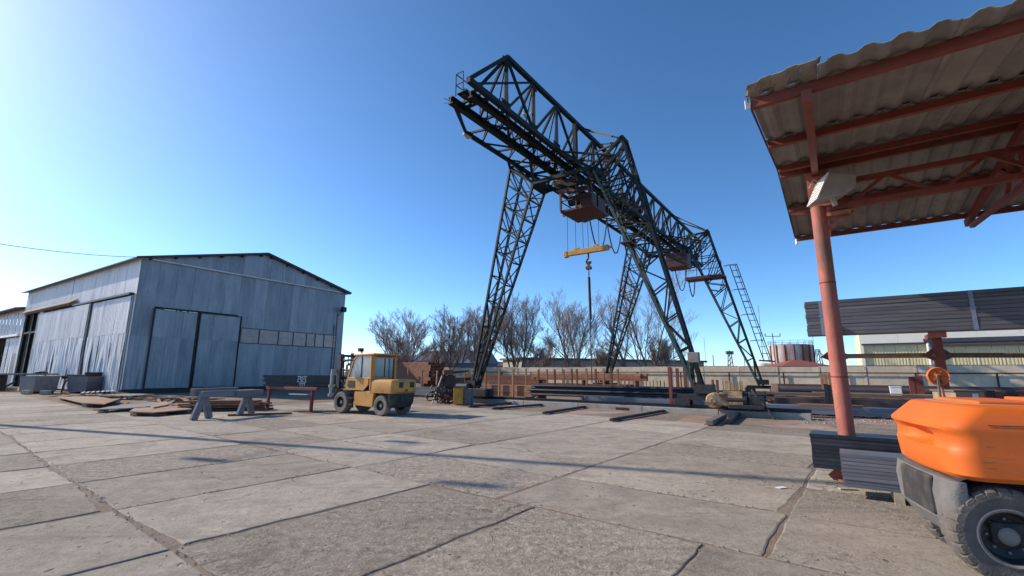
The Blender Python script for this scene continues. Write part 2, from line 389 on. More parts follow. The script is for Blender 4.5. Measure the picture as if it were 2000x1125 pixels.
def ground_mat():
    m = bpy.data.materials.new('yard_dirt'); m.use_nodes = True
    nt = m.node_tree; N = nt.nodes; K = nt.links; N.clear()
    out = N.new('ShaderNodeOutputMaterial'); p = N.new('ShaderNodeBsdfPrincipled'); K.new(p.outputs[0], out.inputs[0])
    p.inputs['Roughness'].default_value = .95; p.inputs['Specular IOR Level'].default_value = .15
    tc = N.new('ShaderNodeTexCoord')
    def nzz(sc, det):
        n = N.new('ShaderNodeTexNoise'); n.inputs['Scale'].default_value = sc; n.inputs['Detail'].default_value = det; n.inputs['Roughness'].default_value = .65
        K.new(tc.outputs['Object'], n.inputs['Vector']); return n.outputs[0]
    r1 = N.new('ShaderNodeValToRGB'); K.new(nzz(.8, 8), r1.inputs[0])
    e = r1.color_ramp.elements; e[0].position = .3; e[0].color = (.15,.12,.095,1); e[1].position = .72; e[1].color = (.29,.235,.185,1)
    r2 = N.new('ShaderNodeMapRange'); r2.inputs['From Min'].default_value = .5; r2.inputs['From Max'].default_value = .68; K.new(nzz(.25, 6), r2.inputs[0])
    mx = N.new('ShaderNodeMix'); mx.data_type = 'RGBA'; K.new(r2.outputs[0], mx.inputs['Factor']); K.new(r1.outputs[0], mx.inputs['A']); mx.inputs['B'].default_value = (.22,.12,.075,1)
    K.new(mx.outputs['Result'], p.inputs['Base Color'])
    b = N.new('ShaderNodeBump'); b.inputs['Strength'].default_value = .8; b.inputs['Distance'].default_value = .03
    K.new(nzz(14, 8), b.inputs['Height']); K.new(b.outputs[0], p.inputs['Normal'])
    return m
M['dirt'] = ground_mat()
M['rusty_dirt'] = mat('rusty_dirt', (.31,.195,.135), (.21,.125,.085), 1.2, .95, 0, .6, 18, (.36,.30,.24), .6, .5, .7)
M['gravel'] = mat('gravel_bits', (.30,.265,.225), (.17,.145,.12), 20, .95, vary=.3)

# ================================================================ GROUND
g = MB()
def gz(x, y): return -.035
ring = [(-1500,-400),(1500,-400),(1500,2600),(-1500,2600)]
g.add([(x, y, -.0085) for x, y in ring], [(0,1,2,3)])
tag(g.build('ground', M['dirt']), kind='structure')

pav = thing('concrete_pavement', None, None); tag(pav, kind='structure')
def edge_pts(p, q, n, amp, seed):
    out = []
    d = (q-p); nrm = Vector((-d.y, d.x)).normalized()
    for i in range(n):
        t = i/n; P = p + d*t
        if i: P = P + nrm*((noise.noise(Vector((P.x*2.3, P.y*2.3, seed)))*.6 + noise.noise(Vector((P.x*7, P.y*7, seed+9)))*.4)*amp)
        out.append(P)
    return out
def slab(x0, x1, y0, y1):
    gap = U(.010, .022)
    cx, cy = (x0+x1)/2, (y0+y1)/2
    near = (SL.W(cx, cy)).length
    if near > 75: return
    sd = U(0, 99); cut = [U(.0, .05) for _ in range(4)]
    cor = [Vector((x0+gap-cx, y0+gap-cy)), Vector((x1-gap-cx, y0+gap-cy)), Vector((x1-gap-cx, y1-gap-cy)), Vector((x0+gap-cx, y1-gap-cy))]
    for c in cor: c *= 1 - U(0, .006)
    if random.random() < .5 and near < 18:       # a broken corner
        k = random.randrange(4); cor[k] *= U(.93, .98)
    dens = .09 if near < 14 else .4 if near < 24 else 1.2
    poly = []
    for i in range(4):
        p, q = cor[i], cor[(i+1) % 4]; poly += edge_pts(p, q, max(2, int((q-p).length/dens)), .042 if near < 24 else .02, sd)
    n = len(poly); tilt = (U(-.002, .002), U(-.002, .002)); h = U(-.002, .003)
    mb = MB()
    top = lambda p, dz=0: Vector((p.x, p.y, h + tilt[0]*p.x + tilt[1]*p.y + dz))
    ins = [p*(1-.016/max(.3, p.length)) for p in poly]
    vs = [Vector((p.x, p.y, -.14)) for p in poly] + [top(p, -.006) for p in poly] + [top(p) for p in ins]
    fs = [tuple(range(2*n, 3*n))]
    for i in range(n):
        j = (i+1) % n; fs += [(i, j, j+n, i+n), (i+n, j+n, j+2*n, i+2*n)]
    mb.add(vs, fs)
    o = mb.build('slab', M['slab'], pav, loc=SL.W(cx, cy), rz=SL.rot)
ys_left = [-8.6,-6.6,-4.6,-2.6,-.6,1.4,3.35,5.2,7.15,9.25,11.2,13.3,15.3,17.3,19.4,21.4,23.5,25.5,27.5,29.6,31.6,33.7,35.7,37.8,39.9,41.9,44,46,48]
xs_left = [-7.75,-4.6,-1.45,1.7,4.85]
for i in range(len(xs_left)-1):
    off = 0 if i >= 2 else U(-.4, .4)
    for j in range(len(ys_left)-1):
        if i == 3 and ys_left[j] < -2: continue
        slab(xs_left[i], xs_left[i+1], ys_left[j]+off, ys_left[j+1]+off)
ys_r = [-11.6,-8.45,-5.35,-2.2,.9,3.97,7.08,10.2,13.3,16.4,19.5,22.6,25.7]
xs_r = [4.85,6.42,8.0,9.6,11.15,12.75,14.3,15.9]
for i in range(len(xs_r)-1):
    for j in range(len(ys_r)-1):
        if xs_r[i] > 8.9 and ys_r[j] > 22: continue
        slab(xs_r[i], xs_r[i+1], ys_r[j], ys_r[j+1])
for j in range(len(ys_r)-8): slab(1.7, 4.85, ys_r[j]-.1, ys_r[j+1]-.1) if ys_r[j+1] < -2 else None
# rust stained earth along the crane track, a thin sheet over the soil
rb = MB()
rb.grid(lambda u, v: (lambda x, y: YD.W(x + .5*noise.noise(Vector((y*.5, v*9, 1))), y, -.012 + .03*noise.noise(Vector((x*.4, y*.4, 5)))))(15.2 + v*6.0, -4 + u*22), 60, 8)
tag(rb.build('rusty_earth', M['rusty_dirt']), kind='structure')
rb2 = MB()
rb2.grid(lambda u, v: (lambda x, y: YD.W(x, y, -.02 + .05*noise.noise(Vector((x*.3, y*.3, 5)))))(21.2 + v*24, -16 + u*46), 60, 30)
tag(rb2.build('stockyard_soil', M['dirt']), kind='structure')
# grit in the joints and rubble near the packs: uncountable, one object
gr = MB()
def pebble(p, r):
    q = [Vector((U(.6, 1), 0, 0)), Vector((-U(.6, 1), U(-.2, .2), 0)), Vector((0, U(.6, 1), 0)), Vector((U(-.2, .2), -U(.6, 1), 0)), Vector((0, 0, U(.4, .8)))]
    rt = Matrix.Rotation(U(0, 6.3), 3, 'Z'); gr.add([p + rt @ (v*r) for v in q], [(0,2,4),(2,1,4),(1,3,4),(3,0,4)])
for y in ys_left[3:16]:
    for k in range(26): x = U(1.7, 4.85); pebble(SL.W(x, y+U(-.06, .06), .0), U(.006, .02))
for x in (1.7, 4.85, 6.42, 8.0):
    for k in range(330): pebble(SL.W(x+random.gauss(0, .05), U(-1, 16), .0), U(.006, .022))
for k in range(500):
    q = G(U(1600, 1760), U(945, 1000)); pebble(Vector((q.x, q.y, 0)), U(.006, .02))
for k in range(260):
    q = G(U(1560, 1760), U(806, 828)); pebble(Vector((q.x, q.y, -.01)), U(.02, .09))
for k in range(300):
    x = U(17.2, 21); pebble(YD.W(x-1.2, U(-2, 17), -.01), U(.012, .045))
tag(gr.build('loose_grit', M['gravel']), 'loose stones and grit in the slab joints', None, kind='stuff')

# ================================================================ HANGAR
hg = in_frame(HG, 'hangar', 'big grey sheet metal hangar with low gable roof and tall double doors', 'hangar', 0, 0)
def sheet(parent, axis, u0, u1, z0, z1, off, m, dent=.0, sgn=-1, pitch=.25, seed=0, top=None, name='wall_sheet'):
    """ribbed steel sheet; axis 'x': lies in plane y=off facing -y, axis 'y': lies in plane x=off facing -x"""
    nu = max(2, int(round((u1-u0)/pitch*4))); nv = 14 if dent else 2
    u0 += .006; u1 -= .006
    def fn(a, b):
        u = u0 + (u1-u0)*a; zt = z1 if top is None else top(u); z = z0 + (zt-z0)*b
        ph = (u/pitch) % 1.0
        rib = (.008 if axis == 'x' else .014) if ph < .28 else .0
        d = rib
        if dent:
            k = dent*(1.3-b) if z0 < 1 else dent*.35
            d += k*(noise.noise(Vector((u*1.9, z*.32, seed))) + .7*noise.noise(Vector((u*4.2, z*.5, seed+3))))*.30
        return (u, off + sgn*d, z) if axis == 'x' else (off + sgn*d, u, z)
    mb = MB(); mb.grid(fn, nu, nv, flip=(axis == 'y') != (sgn > 0))
    # folded edges give the sheet its thickness
    return mb.build(name, m, parent)
# gable end, facing the yard
XW = 17.9; EV = 9.78; RG = 12.0; XR = 8.95
def gz_top(u): return EV + (RG-EV)*(u/XR if u < XR else (XW-u)/(XW-XR)) - .03
W1 = 1.19
for i in range(15):
    u0 = i*XW/15; u1 = (i+1)*XW/15; c = (u0+u1)/2
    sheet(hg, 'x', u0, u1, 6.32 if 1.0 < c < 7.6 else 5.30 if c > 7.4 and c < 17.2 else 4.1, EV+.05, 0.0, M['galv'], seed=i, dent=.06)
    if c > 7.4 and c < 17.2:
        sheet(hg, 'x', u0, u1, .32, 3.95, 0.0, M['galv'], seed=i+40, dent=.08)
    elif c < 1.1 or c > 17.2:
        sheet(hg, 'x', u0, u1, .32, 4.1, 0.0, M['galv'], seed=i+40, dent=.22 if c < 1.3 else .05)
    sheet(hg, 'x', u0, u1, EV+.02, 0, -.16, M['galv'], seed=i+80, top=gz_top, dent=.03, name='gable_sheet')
MB().bx(-.02, XW, -.24, -.02, EV-.06, EV+.03).build('eaves_flashing', M['galv_side'], hg)
MB().bx(-.06, XW+.02, -.05, .5, 0, .31).build('plinth', M['dark_steel'], hg)
# sliding doors with dark frames
for k, (d0, d1) in enumerate(((1.16, 4.16), (4.24, 7.46))):
    ns = 3
    dl = MB(); dl.bx(d0, d1, -.10, -.06, .36, 6.2)
    leaf = dl.build('door_leaf', M['galv'], hg)
    for j in range(ns):
        a0 = d0 + .09 + (d1-d0-.18)*j/ns; a1 = d0 + .09 + (d1-d0-.18)*(j+1)/ns
        for z0, z1 in ((.45, 4.08), (4.1, 6.1)):
            sheet(leaf, 'x', a0, a1, z0, z1, -.125, M['galv'], seed=k*7+j+z0, dent=.07, name='door_sheet')
    fr = MB()
    for x in (d0, d1-.07): fr.bx(x, x+.07, -.20, -.05, .34, 6.22)
    fr.bx(d0+.07, d1-.07, -.185, -.06, 6.15, 6.215)
    fr.build('door_frame', M['dark_steel'], leaf)
for x0, x1 in ((1.75, 2.5), (2.62, 2.72), (2.95, 3.25), (3.4, 4.0)): MB().bx(x0, x1, -.215, -.19, 6.1, 6.17).build('track_clip', M['white'], hg)
# window band
wx = [7.55, 9.15, 10.92, 12.37, 13.74, 14.68, 15.66, 17.1]
for i in range(7):
    wf = MB(); x0, x1 = wx[i]+.012, wx[i+1]-.012
    for a, b, c, d in ((x0, x0+.035, 3.97, 5.28), (x1-.035, x1, 3.97, 5.28), (x0+.035, x1-.035, 3.97, 4.02), (x0+.035, x1-.035, 5.23, 5.28)):
        wf.bx(a, b, -.07, .05, c, d)
    f = wf.build('window', M['pole'], hg)
    MB().bx(x0+.035, x1-.035, -.030, -.012, 4.02, 5.23).build('pane', M['dirty_glass'], f)
MB().bx(7.55, 17.2, .3, .34, 3.9, 5.35).build('inner_lining', M['shed_wall'], hg)
fl = MB(); fl.bx(17.15, 17.6, -.75, -.35, 7.7, 8.2); fl.bx(17.3, 17.42, -.35, .0, 7.85, 7.95); fl.bar((17.2, -.5, 7.7), (17.2, -.02, 7.3), .06)
fl.build('floodlight', M['dark_steel'], hg, bevel=.02)
cd = MB(); cd.tube([(17.05, -.06, .4), (17.05, -.06, 7.6)], .035, 6); cd.tube([(16.75, -.06, .4), (16.75, -.06, 6.3)], .03, 6)
for z in range(1, 13): cd.bar((16.75, -.06, .5*z), (17.05, -.06, .5*z), .03)
cd.build('wall_ladder', M['pole'], hg)
# long side wall, facing the sun
YW = 28.6
def side_sheets(y0, y1, z0, z1, off, dent, parent=None, w=1.3, seed=0, m='galv_side'):
    n = max(1, int(round((y1-y0)/w)))
    for j in range(n):
        sheet(parent or hg, 'y', y0+(y1-y0)*j/n, y0+(y1-y0)*(j+1)/n, z0, z1, off, M[m], dent=dent, seed=seed+j*3.1, pitch=.26)
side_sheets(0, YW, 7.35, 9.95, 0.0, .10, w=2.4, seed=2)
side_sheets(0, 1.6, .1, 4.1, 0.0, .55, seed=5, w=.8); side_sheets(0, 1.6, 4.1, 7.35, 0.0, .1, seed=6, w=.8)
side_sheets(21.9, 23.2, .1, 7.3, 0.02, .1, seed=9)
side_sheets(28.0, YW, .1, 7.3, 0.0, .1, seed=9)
for k, (y0, y1, off) in enumerate(((.35, 7.9, -.16), (8.25, 21.8, -.30))):
    bk = MB(); bk.bx(off+.06, off+.10, y0, y1, .12, 7.0)
    leaf = bk.build('side_door', M['galv_side'], hg)
    side_sheets(y0+.05, y1-.05, .12, 4.25, off, .40, leaf, seed=20+k*30); side_sheets(y0+.05, y1-.05, 4.27, 6.98, off, .12, leaf, seed=60+k*30)
    e = MB(); e.bx(off-.03, off+.12, y1-.04, y1+.06, .1, 7.02); e.build('door_edge', M['dark_steel'] if k == 0 else M['galv_side'], leaf)
rl = MB(); rl.bx(-.34, -.03, .3, 12.4, 7.06, 7.2); rl.build('door_rail', M['dark_steel'], hg)
rl = MB(); rl.add([(-.05, 12.4, 7.75), (-.05, YW+.3, 7.75), (-.5, YW+.3, 7.4), (-.5, 12.4, 7.4), (-.05, 12.4, 7.69), (-.05, YW+.3, 7.69), (-.5, YW+.3, 7.34), (-.5, 12.4, 7.34)],
    [(0,1,2,3),(7,6,5,4),(0,3,7,4),(1,5,6,2),(3,2,6,7),(0,4,5,1)])
rl.build('rail_hood', M['brown_roof'], hg)
po = MB(); po.bx(.05, .3, 25.3, 25.6, 0, 7.3); po.bx(.05, .3, 27.7, 28.0, 0, 7.3); po.bx(.06, .26, 23.3, 27.7, 5.3, 5.5)
po.build('opening_post', M['green_steel'], hg)
MB().bx(2.4, 2.5, 24.5, 25.4, 2.9, 4.6).bx(2.4, 2.5, 26.2, 27.2, 3.0, 4.4).bx(2.42, 2.48, 26.2, 27.1, 1.9, 2.7).build('pale_board', M['white'], hg)
# the closed far side and back
MB().bx(XW-.06, XW, 0, YW, 0, EV+.1).bx(0, XW, YW-.06, YW, 0, EV).bx(.1, XW-.1, 29-.5, 28.5, EV, EV+.1).build('back_wall', M['galv_side'], hg)
bkw = MB(); bkw.add([(0, YW, EV), (XW, YW, EV), (XR, YW, RG)], [(2,1,0)]); bkw.build('back_gable', M['galv_side'], hg)
# roof
for sx in (-1, 1):
    xe = -.5 if sx < 0 else XW+.30; sl = (RG-EV)/XR
    ze = EV + sl*(-.5) + .06 if sx < 0 else EV - sl*.30 + .06
    n = 15
    for j in range(n):
        y0 = -.55 + (YW+1.1)*j/n; y1 = -.55 + (YW+1.1)*(j+1)/n
        mb = MB()
        p = [(xe, y0, ze), (xe, y1, ze), (XR, y1, RG+.10), (XR, y0, RG+.10)]
        mb.add(p + [(x, y, z-.07) for x, y, z in p], [(3,2,1,0),(4,5,6,7),(0,1,5,4),(1,2,6,5),(2,3,7,6),(3,0,4,7)] if sx > 0 else [(0,1,2,3),(7,6,5,4),(4,5,1,0),(5,6,2,1),(6,7,3,2),(7,4,0,3)])
        mb.build('roof_sheet', M['roof'], hg)
for k in range(6):
    x = .4 + k*1.62
    for xx in (x, XW-x):
        z = EV + (RG-EV)*min(xx, XW-xx)/XR
        MB().bx(xx-.07, xx+.07, -.5, .25, z-.17, z-.02).build('purlin_end', M['dark_steel'], hg)
fb = MB(); fb.bar((-.5, -.57, EV-.02-.10), (XR, -.57, RG+.07), .04, .16); fb.bar((XW+.3, -.57, EV+.02), (XR, -.57, RG+.07), .04, .16)
fb.build('barge_board', M['brown_roof'], hg)
# low shed standing behind it
ls = in_frame(HG, 'low_shed', 'lower sheet metal shed standing behind the big hangar', 'shed', 0, YW+.6)
for k in range(18):
    y0 = k*1.5
    sheet(ls, 'y', y0, y0+1.5, 5.5 if 6.3 > 0 else 0, 8.15, .25, M['galv_side'], dent=.08, seed=k*2.2)
    if k < 4 or k > 7: sheet(ls, 'y', y0, y0+1.5, .1, 5.1, .25, M['galv_side'], dent=.12, seed=k*5.2)
MB().bx(.3, 14, 0, .1, 0, 8.1).bx(.3, 14, 26.9, 27, 0, 8.1).bx(13.9, 14, .1, 26.9, 0, 8.1).build('back_wall', M['galv_side'], ls)
MB().bx(-.12, .22, 0, 27, 5.2, 5.42).build('door_track', M['white'], ls)
MB().bx(-.1, .2, .6, .95, .1, 3.4).build('drain_pipe', M['white'], ls)
r = MB(); r.prof_xz([(-.75, 8.02), (-.75, 8.14), (7, 9.6), (14.7, 8.14), (14.7, 8.02), (7, 9.48)], -.2, 27.4); r.build('roof', M['brown_roof'], ls)

# ================================================================ FAR WALL AND BUILDINGS
fw = in_frame(YD, 'perimeter_wall', 'long pale concrete panel wall closing the far side of the yard', 'wall', 44, 0)
y = -22.0
k = 0
while y < 44:
    w = 2.9
    hgt = 2.17 + U(-.025, .035)
    MB().bx(-.07 + U(-.02, .02), .08, y+.04, y+w-.04, 0, hgt).build('wall_panel', M['wall_conc'], fw, bevel=.015)
    MB().bx(-.10, .12, y-.06, y+.06, 0, 2.12).build('wall_post', M['wall_conc'], fw)
    if random.random() < .85: MB().bx(-.085, .10, y+.03, y+w-.03, hgt+.003, hgt+.035).build('coping', M['brown_roof'], fw)
    y += w; k += 1
wp = MB(); wp.tube([(-.22, -22, 1.66), (-.22, -4, 1.64), (-.22, 12, 1.66), (-.22, 30, 1.62), (-.22, 44, 1.65)], .045, 6)
for i in range(16): wp.bx(-.24, -.16, -21+i*4.1, -20.9+i*4.1, 0, 1.66)
wp.build('wall_pipe', M['dark_steel'], fw)
def block_house(name, label, p0, p1, depth, z, m, roof_m, over=.4, ridge=0.0, base=0.0, zr=None):
    """box building whose front runs from p0 to p1 (plan), depth away from the camera"""
    d = Vector((p1[0]-p0[0], p1[1]-p0[1], 0)); L = d.length; d /= L
    t = thing(name, label, name.split('_')[-1] if name != 'warehouse' else 'warehouse', (p0[0], p0[1], 0), math.atan2(d.y, d.x))
    MB().bx(0, L, 0, depth, base, z).build('wall', M[m], t)
    r = MB()
    if ridge: 
        r.add([(-over, -over, z-.05), (L+over, -over, z-.05), (L+over, depth/2, z+ridge), (-over, depth/2, z+ridge), (L+over, depth+over, z-.05), (-over, depth+over, z-.05)],
              [(0,1,2,3),(3,2,4,5),(1,4,2),(0,3,5),(5,4,1,0)])
    else: r.bx(-over, L+over, -over, depth+over, z, z+.35)
    r.build('roof', M[roof_m], t)
    return t, L
def px_front(px0, px1, Y0, Y1): p = at(px0, 727, Y0); q = at(px1, 727, Y1); return (p.x, p.y), (q.x, q.y)
p, q = px_front(1020, 1376, 78, 96)
t, L = block_house('long_shed', 'long low beige shed with dark roof edge behind the bare trees', p, q, 8, 3.75, 'shed_wall', 'brown_roof', .5)
for i in range(9): MB().bx(2+i*4.1, 3.4+i*4.1, -.03, .05, 1.6, 2.6).build('window', M['glass'], t)
p, q = px_front(796, 932, 104, 100)
block_house('blue_roofed_shed', 'blue grey roofed shed behind the leftmost bare trees', p, q, 16, 3.6, 'blue_roof', 'blue_roof', .5, 3.0)
p, q = px_front(925, 1010, 118, 118)
block_house('grey_roofed_shed', 'small low grey brown roofed shed between blue shed and beige shed', p, q, 10, 3.2, 'shed_wall', 'brown_roof', .5, 1.2)
p, q = px_front(700, 800, 125, 120)
block_house('distant_hall', 'dark distant hall behind the rusty bundles on the left', p, q, 14, 5.2, 'blue_roof', 'brown_roof', .3, 1.0)
# red hip roof, tank and tower beyond the wall
c = at(1556, 715, 72)
t = thing('red_roofed_house', 'small house with red hipped roof behind the concrete wall', 'house', (c.x, c.y, 0))
MB().bx(-3.6, 3.8, -2.5, 3, 0, 2.55).build('wall', M['shed_wall'], t)
r = MB(); r.add([(-4.6, -3.2, 2.5), (4.6, -3.2, 2.5), (4.6, 3.6, 2.5), (-4.6, 3.6, 2.5), (-.4, .2, 3.65), (.7, .2, 3.65)], [(0,1,5,4),(1,2,5),(2,3,4,5),(3,0,4),(3,2,1,0)])
r.build('roof', M['red_roof'], t)
c = at(1547, 715, 95)
t = thing('storage_tank', 'silver and rust red storage tank rising behind the red hipped roof', 'tank', (c.x, c.y, 0))
b = MB(); b.lathe([(0, 0), (4.05, 0), (4.05, 7.3), (0, 7.75)], (0, 0, 0), 'z', 28); b.build('shell', M['tank'], t, smooth=.6)
b = MB()
for k in range(18):
    a0 = 2*pi*k/18; b.bar((4*cos(a0), 4*sin(a0), 7.25), (4*cos(a0), 4*sin(a0), 8.15), .06)
    a1 = 2*pi*(k+1)/18
    for z in (7.7, 8.12): b.bar((4*cos(a0), 4*sin(a0), z), (4*cos(a1), 4*sin(a1), z), .05)
b.build('railing', M['pole'], t)
b = MB()
for k in range(9):
    a0 = pi + k*pi/8; b.bx(4.07*cos(a0)-.12, 4.07*cos(a0)+.12, 4.07*sin(a0)-.12, 4.07*sin(a0)+.12, .2, 7.2)
b.build('stiffener', M['rust'], t)
c = at(1492, 715, 98)
t = thing('white_tank', 'small white tank left of the rust red storage tank', 'tank', (c.x, c.y, 0))
MB().lathe([(0, 0), (1.9, 0), (1.9, 3.6), (0, 4.0)], (0, 0, 0), 'z', 20).build('shell', M['white'], t, smooth=.6)
c = at(1602, 715, 90)
t = thing('lattice_mast', 'short steel lattice mast right of the storage tank', 'mast', (c.x, c.y, 0))
b = MB()
for sx in (-1, 1): b.bar((sx*1.0, 0, 0), (sx*.25, 0, 6.3), .12); b.bar((sx*1.0, 1, 0), (sx*.25, .4, 6.3), .12)
for k in range(5): b.bar((-1+k*.15, 0, k*1.2), (1-(k+1)*.15, 0, (k+1)*1.2), .08)
b.bar((0, 0, 5.9), (2.0, 0, 3.9), .1)
b.build('frame', M['pole'], t)
# cream warehouse
p = at(1690, 715, 50); 
WH = Frame(35.2, (p.x, p.y))
t = in_frame(WH, 'warehouse', 'cream clad warehouse with pale roof edge behind the wall', 'warehouse', 0, 0)
for i in range(26):
    MB().bx(-.04 if i % 2 else -.0, .2, -(i+1)*.9, -i*.9-.02, 0, 4.75).build('cladding_panel', M['cream'], t)
for i in range(60): pass
rb_ = MB()
for i in range(92): rb_.bx(-.075, -.045, -.15-i*.25, -.06-i*.25, 0, 4.0)
rb_.build('cladding_ribs', M['cream'], t)
for i in range(8):
    MB().bx(-.32, .2, -(i+1)*3, -i*3-.015, 4.78, 6.2).build('fascia_panel', M['cream_trim'], t)
MB().bx(-.42, -.1, -24, .1, 4.62, 4.77).build('gutter', M['gutter'], t)
MB().bx(-.3, -.05, -.05, .22, 0, 6.2).build('corner_trim', M['cream_trim'], t)
MB().bx(-.55, -.30, -24, -5.0, 4.72, 5.12).bx(-.5, -.3, -24, -5.3, 4.3, 4.5).build('cable_tray', M['gutter'], t)
MB().tube([(-.4, -5.3, 0), (-.4, -5.3, 4.7)], .14, 8).build('downpipe', M['white'], t)
MB().bx(.2, 14, -24, .2, 0, 6.1).build('body', M['cream'], t)
# poles and aerials far away
def far_pole(px, ytop, Y, r, label, name='power_pole', arms=0, m='pole', cat='pole', group=None):
    c = at(px, 715, Y); top = at(px, ytop, Y)
    t = thing(name, label, cat, (c.x, c.y, 0), 0, group)
    MB().tube([(0, 0, -.1), (0, 0, top.z)], r, 7, r1=r*.7).build('shaft', M[m], t)
    if arms:
        a = MB(); a.bar((-arms, 0, top.z-.5), (arms, 0, top.z-.5), .12)
        for x in (-arms, 0, arms): a.tube([(x, 0, top.z-.5), (x, 0, top.z+.1)], .09, 6)
        a.build('crossarm', M[m], t)
    return t
far_pole(1515, 652, 92, .12, 'utility pole with three insulators on its crossarm above the tank', arms=1.5)
far_pole(1317, 673, 70, .09, 'dark bare pole between bare tree and crane leg')
far_pole(1394, 693, 120, .14, 'short dark pole left of the dark pylon')
far_pole(1455, 688, 110, .09, 'thin pole between dark pylon and crane ladder leg')
far_pole(1492, 596, 150, .10, 'tall thin aerial beside the crane ladder', 'aerial', cat='aerial')
far_pole(1379, 660, 160, .08, 'thin distant aerial above the crane cabinet', 'aerial', cat='aerial')
far_pole(1594, 640, 150, .08, 'thin distant aerial right of the storage tank', 'aerial', cat='aerial')
far_pole(886, 664, 66, .07, 'slim pale post in front of the blue roofed shed', 'slim_post', cat='post', m='galv')
t = far_pole(1427, 684, 100, .1, 'dark lattice pylon low on the horizon', 'pylon', cat='pylon')
b = MB()
for sx in (-1, 1): b.bar((sx*.8, 0, 0), (sx*.3, 0, 6.2), .15)
for k in range(6): b.bar((-.8+k*.08, 0, k), (.7-k*.08, 0, k+1), .12)
b.bx(-.75, .75, -.3, .3, 5.6, 6.3); b.build('lattice', M['pole'], t)

# ================================================================ TREES
def make_tree(label, px, ytop, half_px, Y, stems, seed, lean=0.0, group='bare trees behind the wall'):
    rnd = random.Random(seed)
    c = at(px, 715, Y); Hh = at(px, ytop, Y).z; R = half_px/F_PX*Y*1.02
    t = thing('bare_tree', label, 'tree', (c.x, c.y, 0), 0, group)
    tr = MB(); cr = MB()
    def go(p, d, L, r, lev):
        n = 4 if lev < 3 else 3
        pts = [p]; q = p.copy(); dd = d.copy()
        for i in range(n):
            dd = (dd + Vector((rnd.gauss(0, .10), rnd.gauss(0, .10), .05 + .03*lev))).normalized()
            q = q + dd*(L/n); pts.append(q.copy())
        tgt = tr if lev < 3 else cr
        tgt.tube(pts, r, 6 if lev == 0 else 4 if lev < 3 else 3, cap=False, r1=r*(.55 if lev < 3 else .4))
        if lev >= 5: return
        nb = (8, 7, 6, 5, 3)[lev]
        for i in range(nb):
            s = .22 + .76*(i+rnd.random()*.8)/nb
            if lev == 0: s = .16 + .8*(i+rnd.random()*.8)/nb
            k = min(n-1, int(s*n)); pp = pts[k].lerp(pts[k+1], s*n-k)
            ang = rnd.uniform(.35, .85); az = rnd.uniform(0, 2*pi)
            ax = dd.cross(Vector((cos(az), sin(az), .2))).normalized()
            nd = (Matrix.Rotation(ang, 3, ax) @ dd).normalized()
            if nd.z < .05: nd.z = abs(nd.z)*.4 + .1
            go(pp, nd.normalized(), L*rnd.uniform(.40, .62)*(1.05-s*.35), max(.0065, r*(.50 if lev < 2 else .55)*(1.1-.5*s)), lev+1)
    for s in range(stems):
        a = 2*pi*s/stems + rnd.uniform(-.5, .5); sp = rnd.uniform(.10, .34) if stems > 1 else 0
        sp *= R/(Hh*.30)
        d = Vector((cos(a)*sp+lean, sin(a)*sp, 1)).normalized()
        go(Vector((cos(a)*.35*(stems > 1), sin(a)*.35, -.1)), d, Hh*rnd.uniform(.60, .78), rnd.uniform(.09, .14) if stems > 2 else .22, 0)
    tr.build('trunk', M['bark'], t); cr.build('crown', M['twig'], t)
make_tree('broad bare tree right above the yellow forklift, leftmost of the trees', 788, 602, 66, 60, 7, 11)
make_tree('slender bare tree rising right of the leftmost broad tree', 884, 592, 42, 60, 5, 12)
make_tree('bare tree showing just left of the near crane leg', 938, 582, 38, 62, 5, 13)
make_tree('many stemmed bare tree just right of the near crane leg', 1008, 560, 48, 58, 7, 14)
make_tree('tall bare tree behind the hanging hook and chain', 1118, 556, 58, 60, 5, 15)
make_tree('bare tree seen through the far left crane leg with a thick leaning trunk', 1232, 566, 52, 60, 1, 16, lean=-.16)
make_tree('tallest bare tree with three straight trunks between the far crane leg and near right leg', 1266, 530, 46, 60, 3, 17)
make_tree('low twiggy bush left of the dark pole', 1293, 652, 26, 62, 6, 18, group=None)
for i, px in enumerate((1175, 1060, 860)):
    make_tree(('low bare shrub right of the tree behind the hook', 'low bare shrub between the two middle trees', 'low bare shrub beneath the slender bare tree')[i], px, 662-i*8, 40, 64, 4, 30+i, group='low bare shrubs')

# ================================================================ GANTRY CRANE
AN, AF, BC = 19.6, 37.1, 10.4
cr = in_frame(YD, 'gantry_crane', 'tall dark green lattice gantry crane with four splayed legs spanning the stock yard', 'gantry crane', 0, 0)
bT, zT, zM, bL, bM2, bK, zK = 10.5, 15.24, 12.7, 11.93, 10.99, 13.2, 12.72
a0T, a1T = 14.4, 49.6
gd = thing('girder', None, None); gd.parent = cr
mb = MB(); mb.bar((a0T, bT, zT), (a1T, bT, zT), .2, .2); mb.build('top_chord', M['green_steel'], gd)
mb = MB(); mb.bar((11.9, bT, zM), (a1T, bT, zM), .20, .22); mb.build('bottom_chord', M['green_steel'], gd)
def ibeam(b, a0, a1, z, w, h, name):
    m = MB(); m.bx(a0, a1, b-w/2, b+w/2, z+h/2-.05, z+h/2).bx(a0, a1, b-w/2, b+w/2, z-h/2, z-h/2+.05).bx(a0, a1, b-.03, b+.03, z-h/2+.05, z+h/2-.05)
    m.build(name, M['green_steel'], gd)
ibeam(bL, 12.45, 49.8, zM-.05, .24, .32, 'runway_beam'); ibeam(bM2, 12.6, 49.8, zM-.05, .22, .30, 'runway_beam')
mb = MB(); mb.bar((14.9, bK, zK), (AF+.3, bK, zK), .17, .17); mb.build('side_chord', M['green_steel'], gd)
P = 2.2; nT = 17
nodes = [a0T + P*i for i in range(nT)]
vt = MB(); dg = MB(); inc = MB(); bt = MB(); sd = MB()
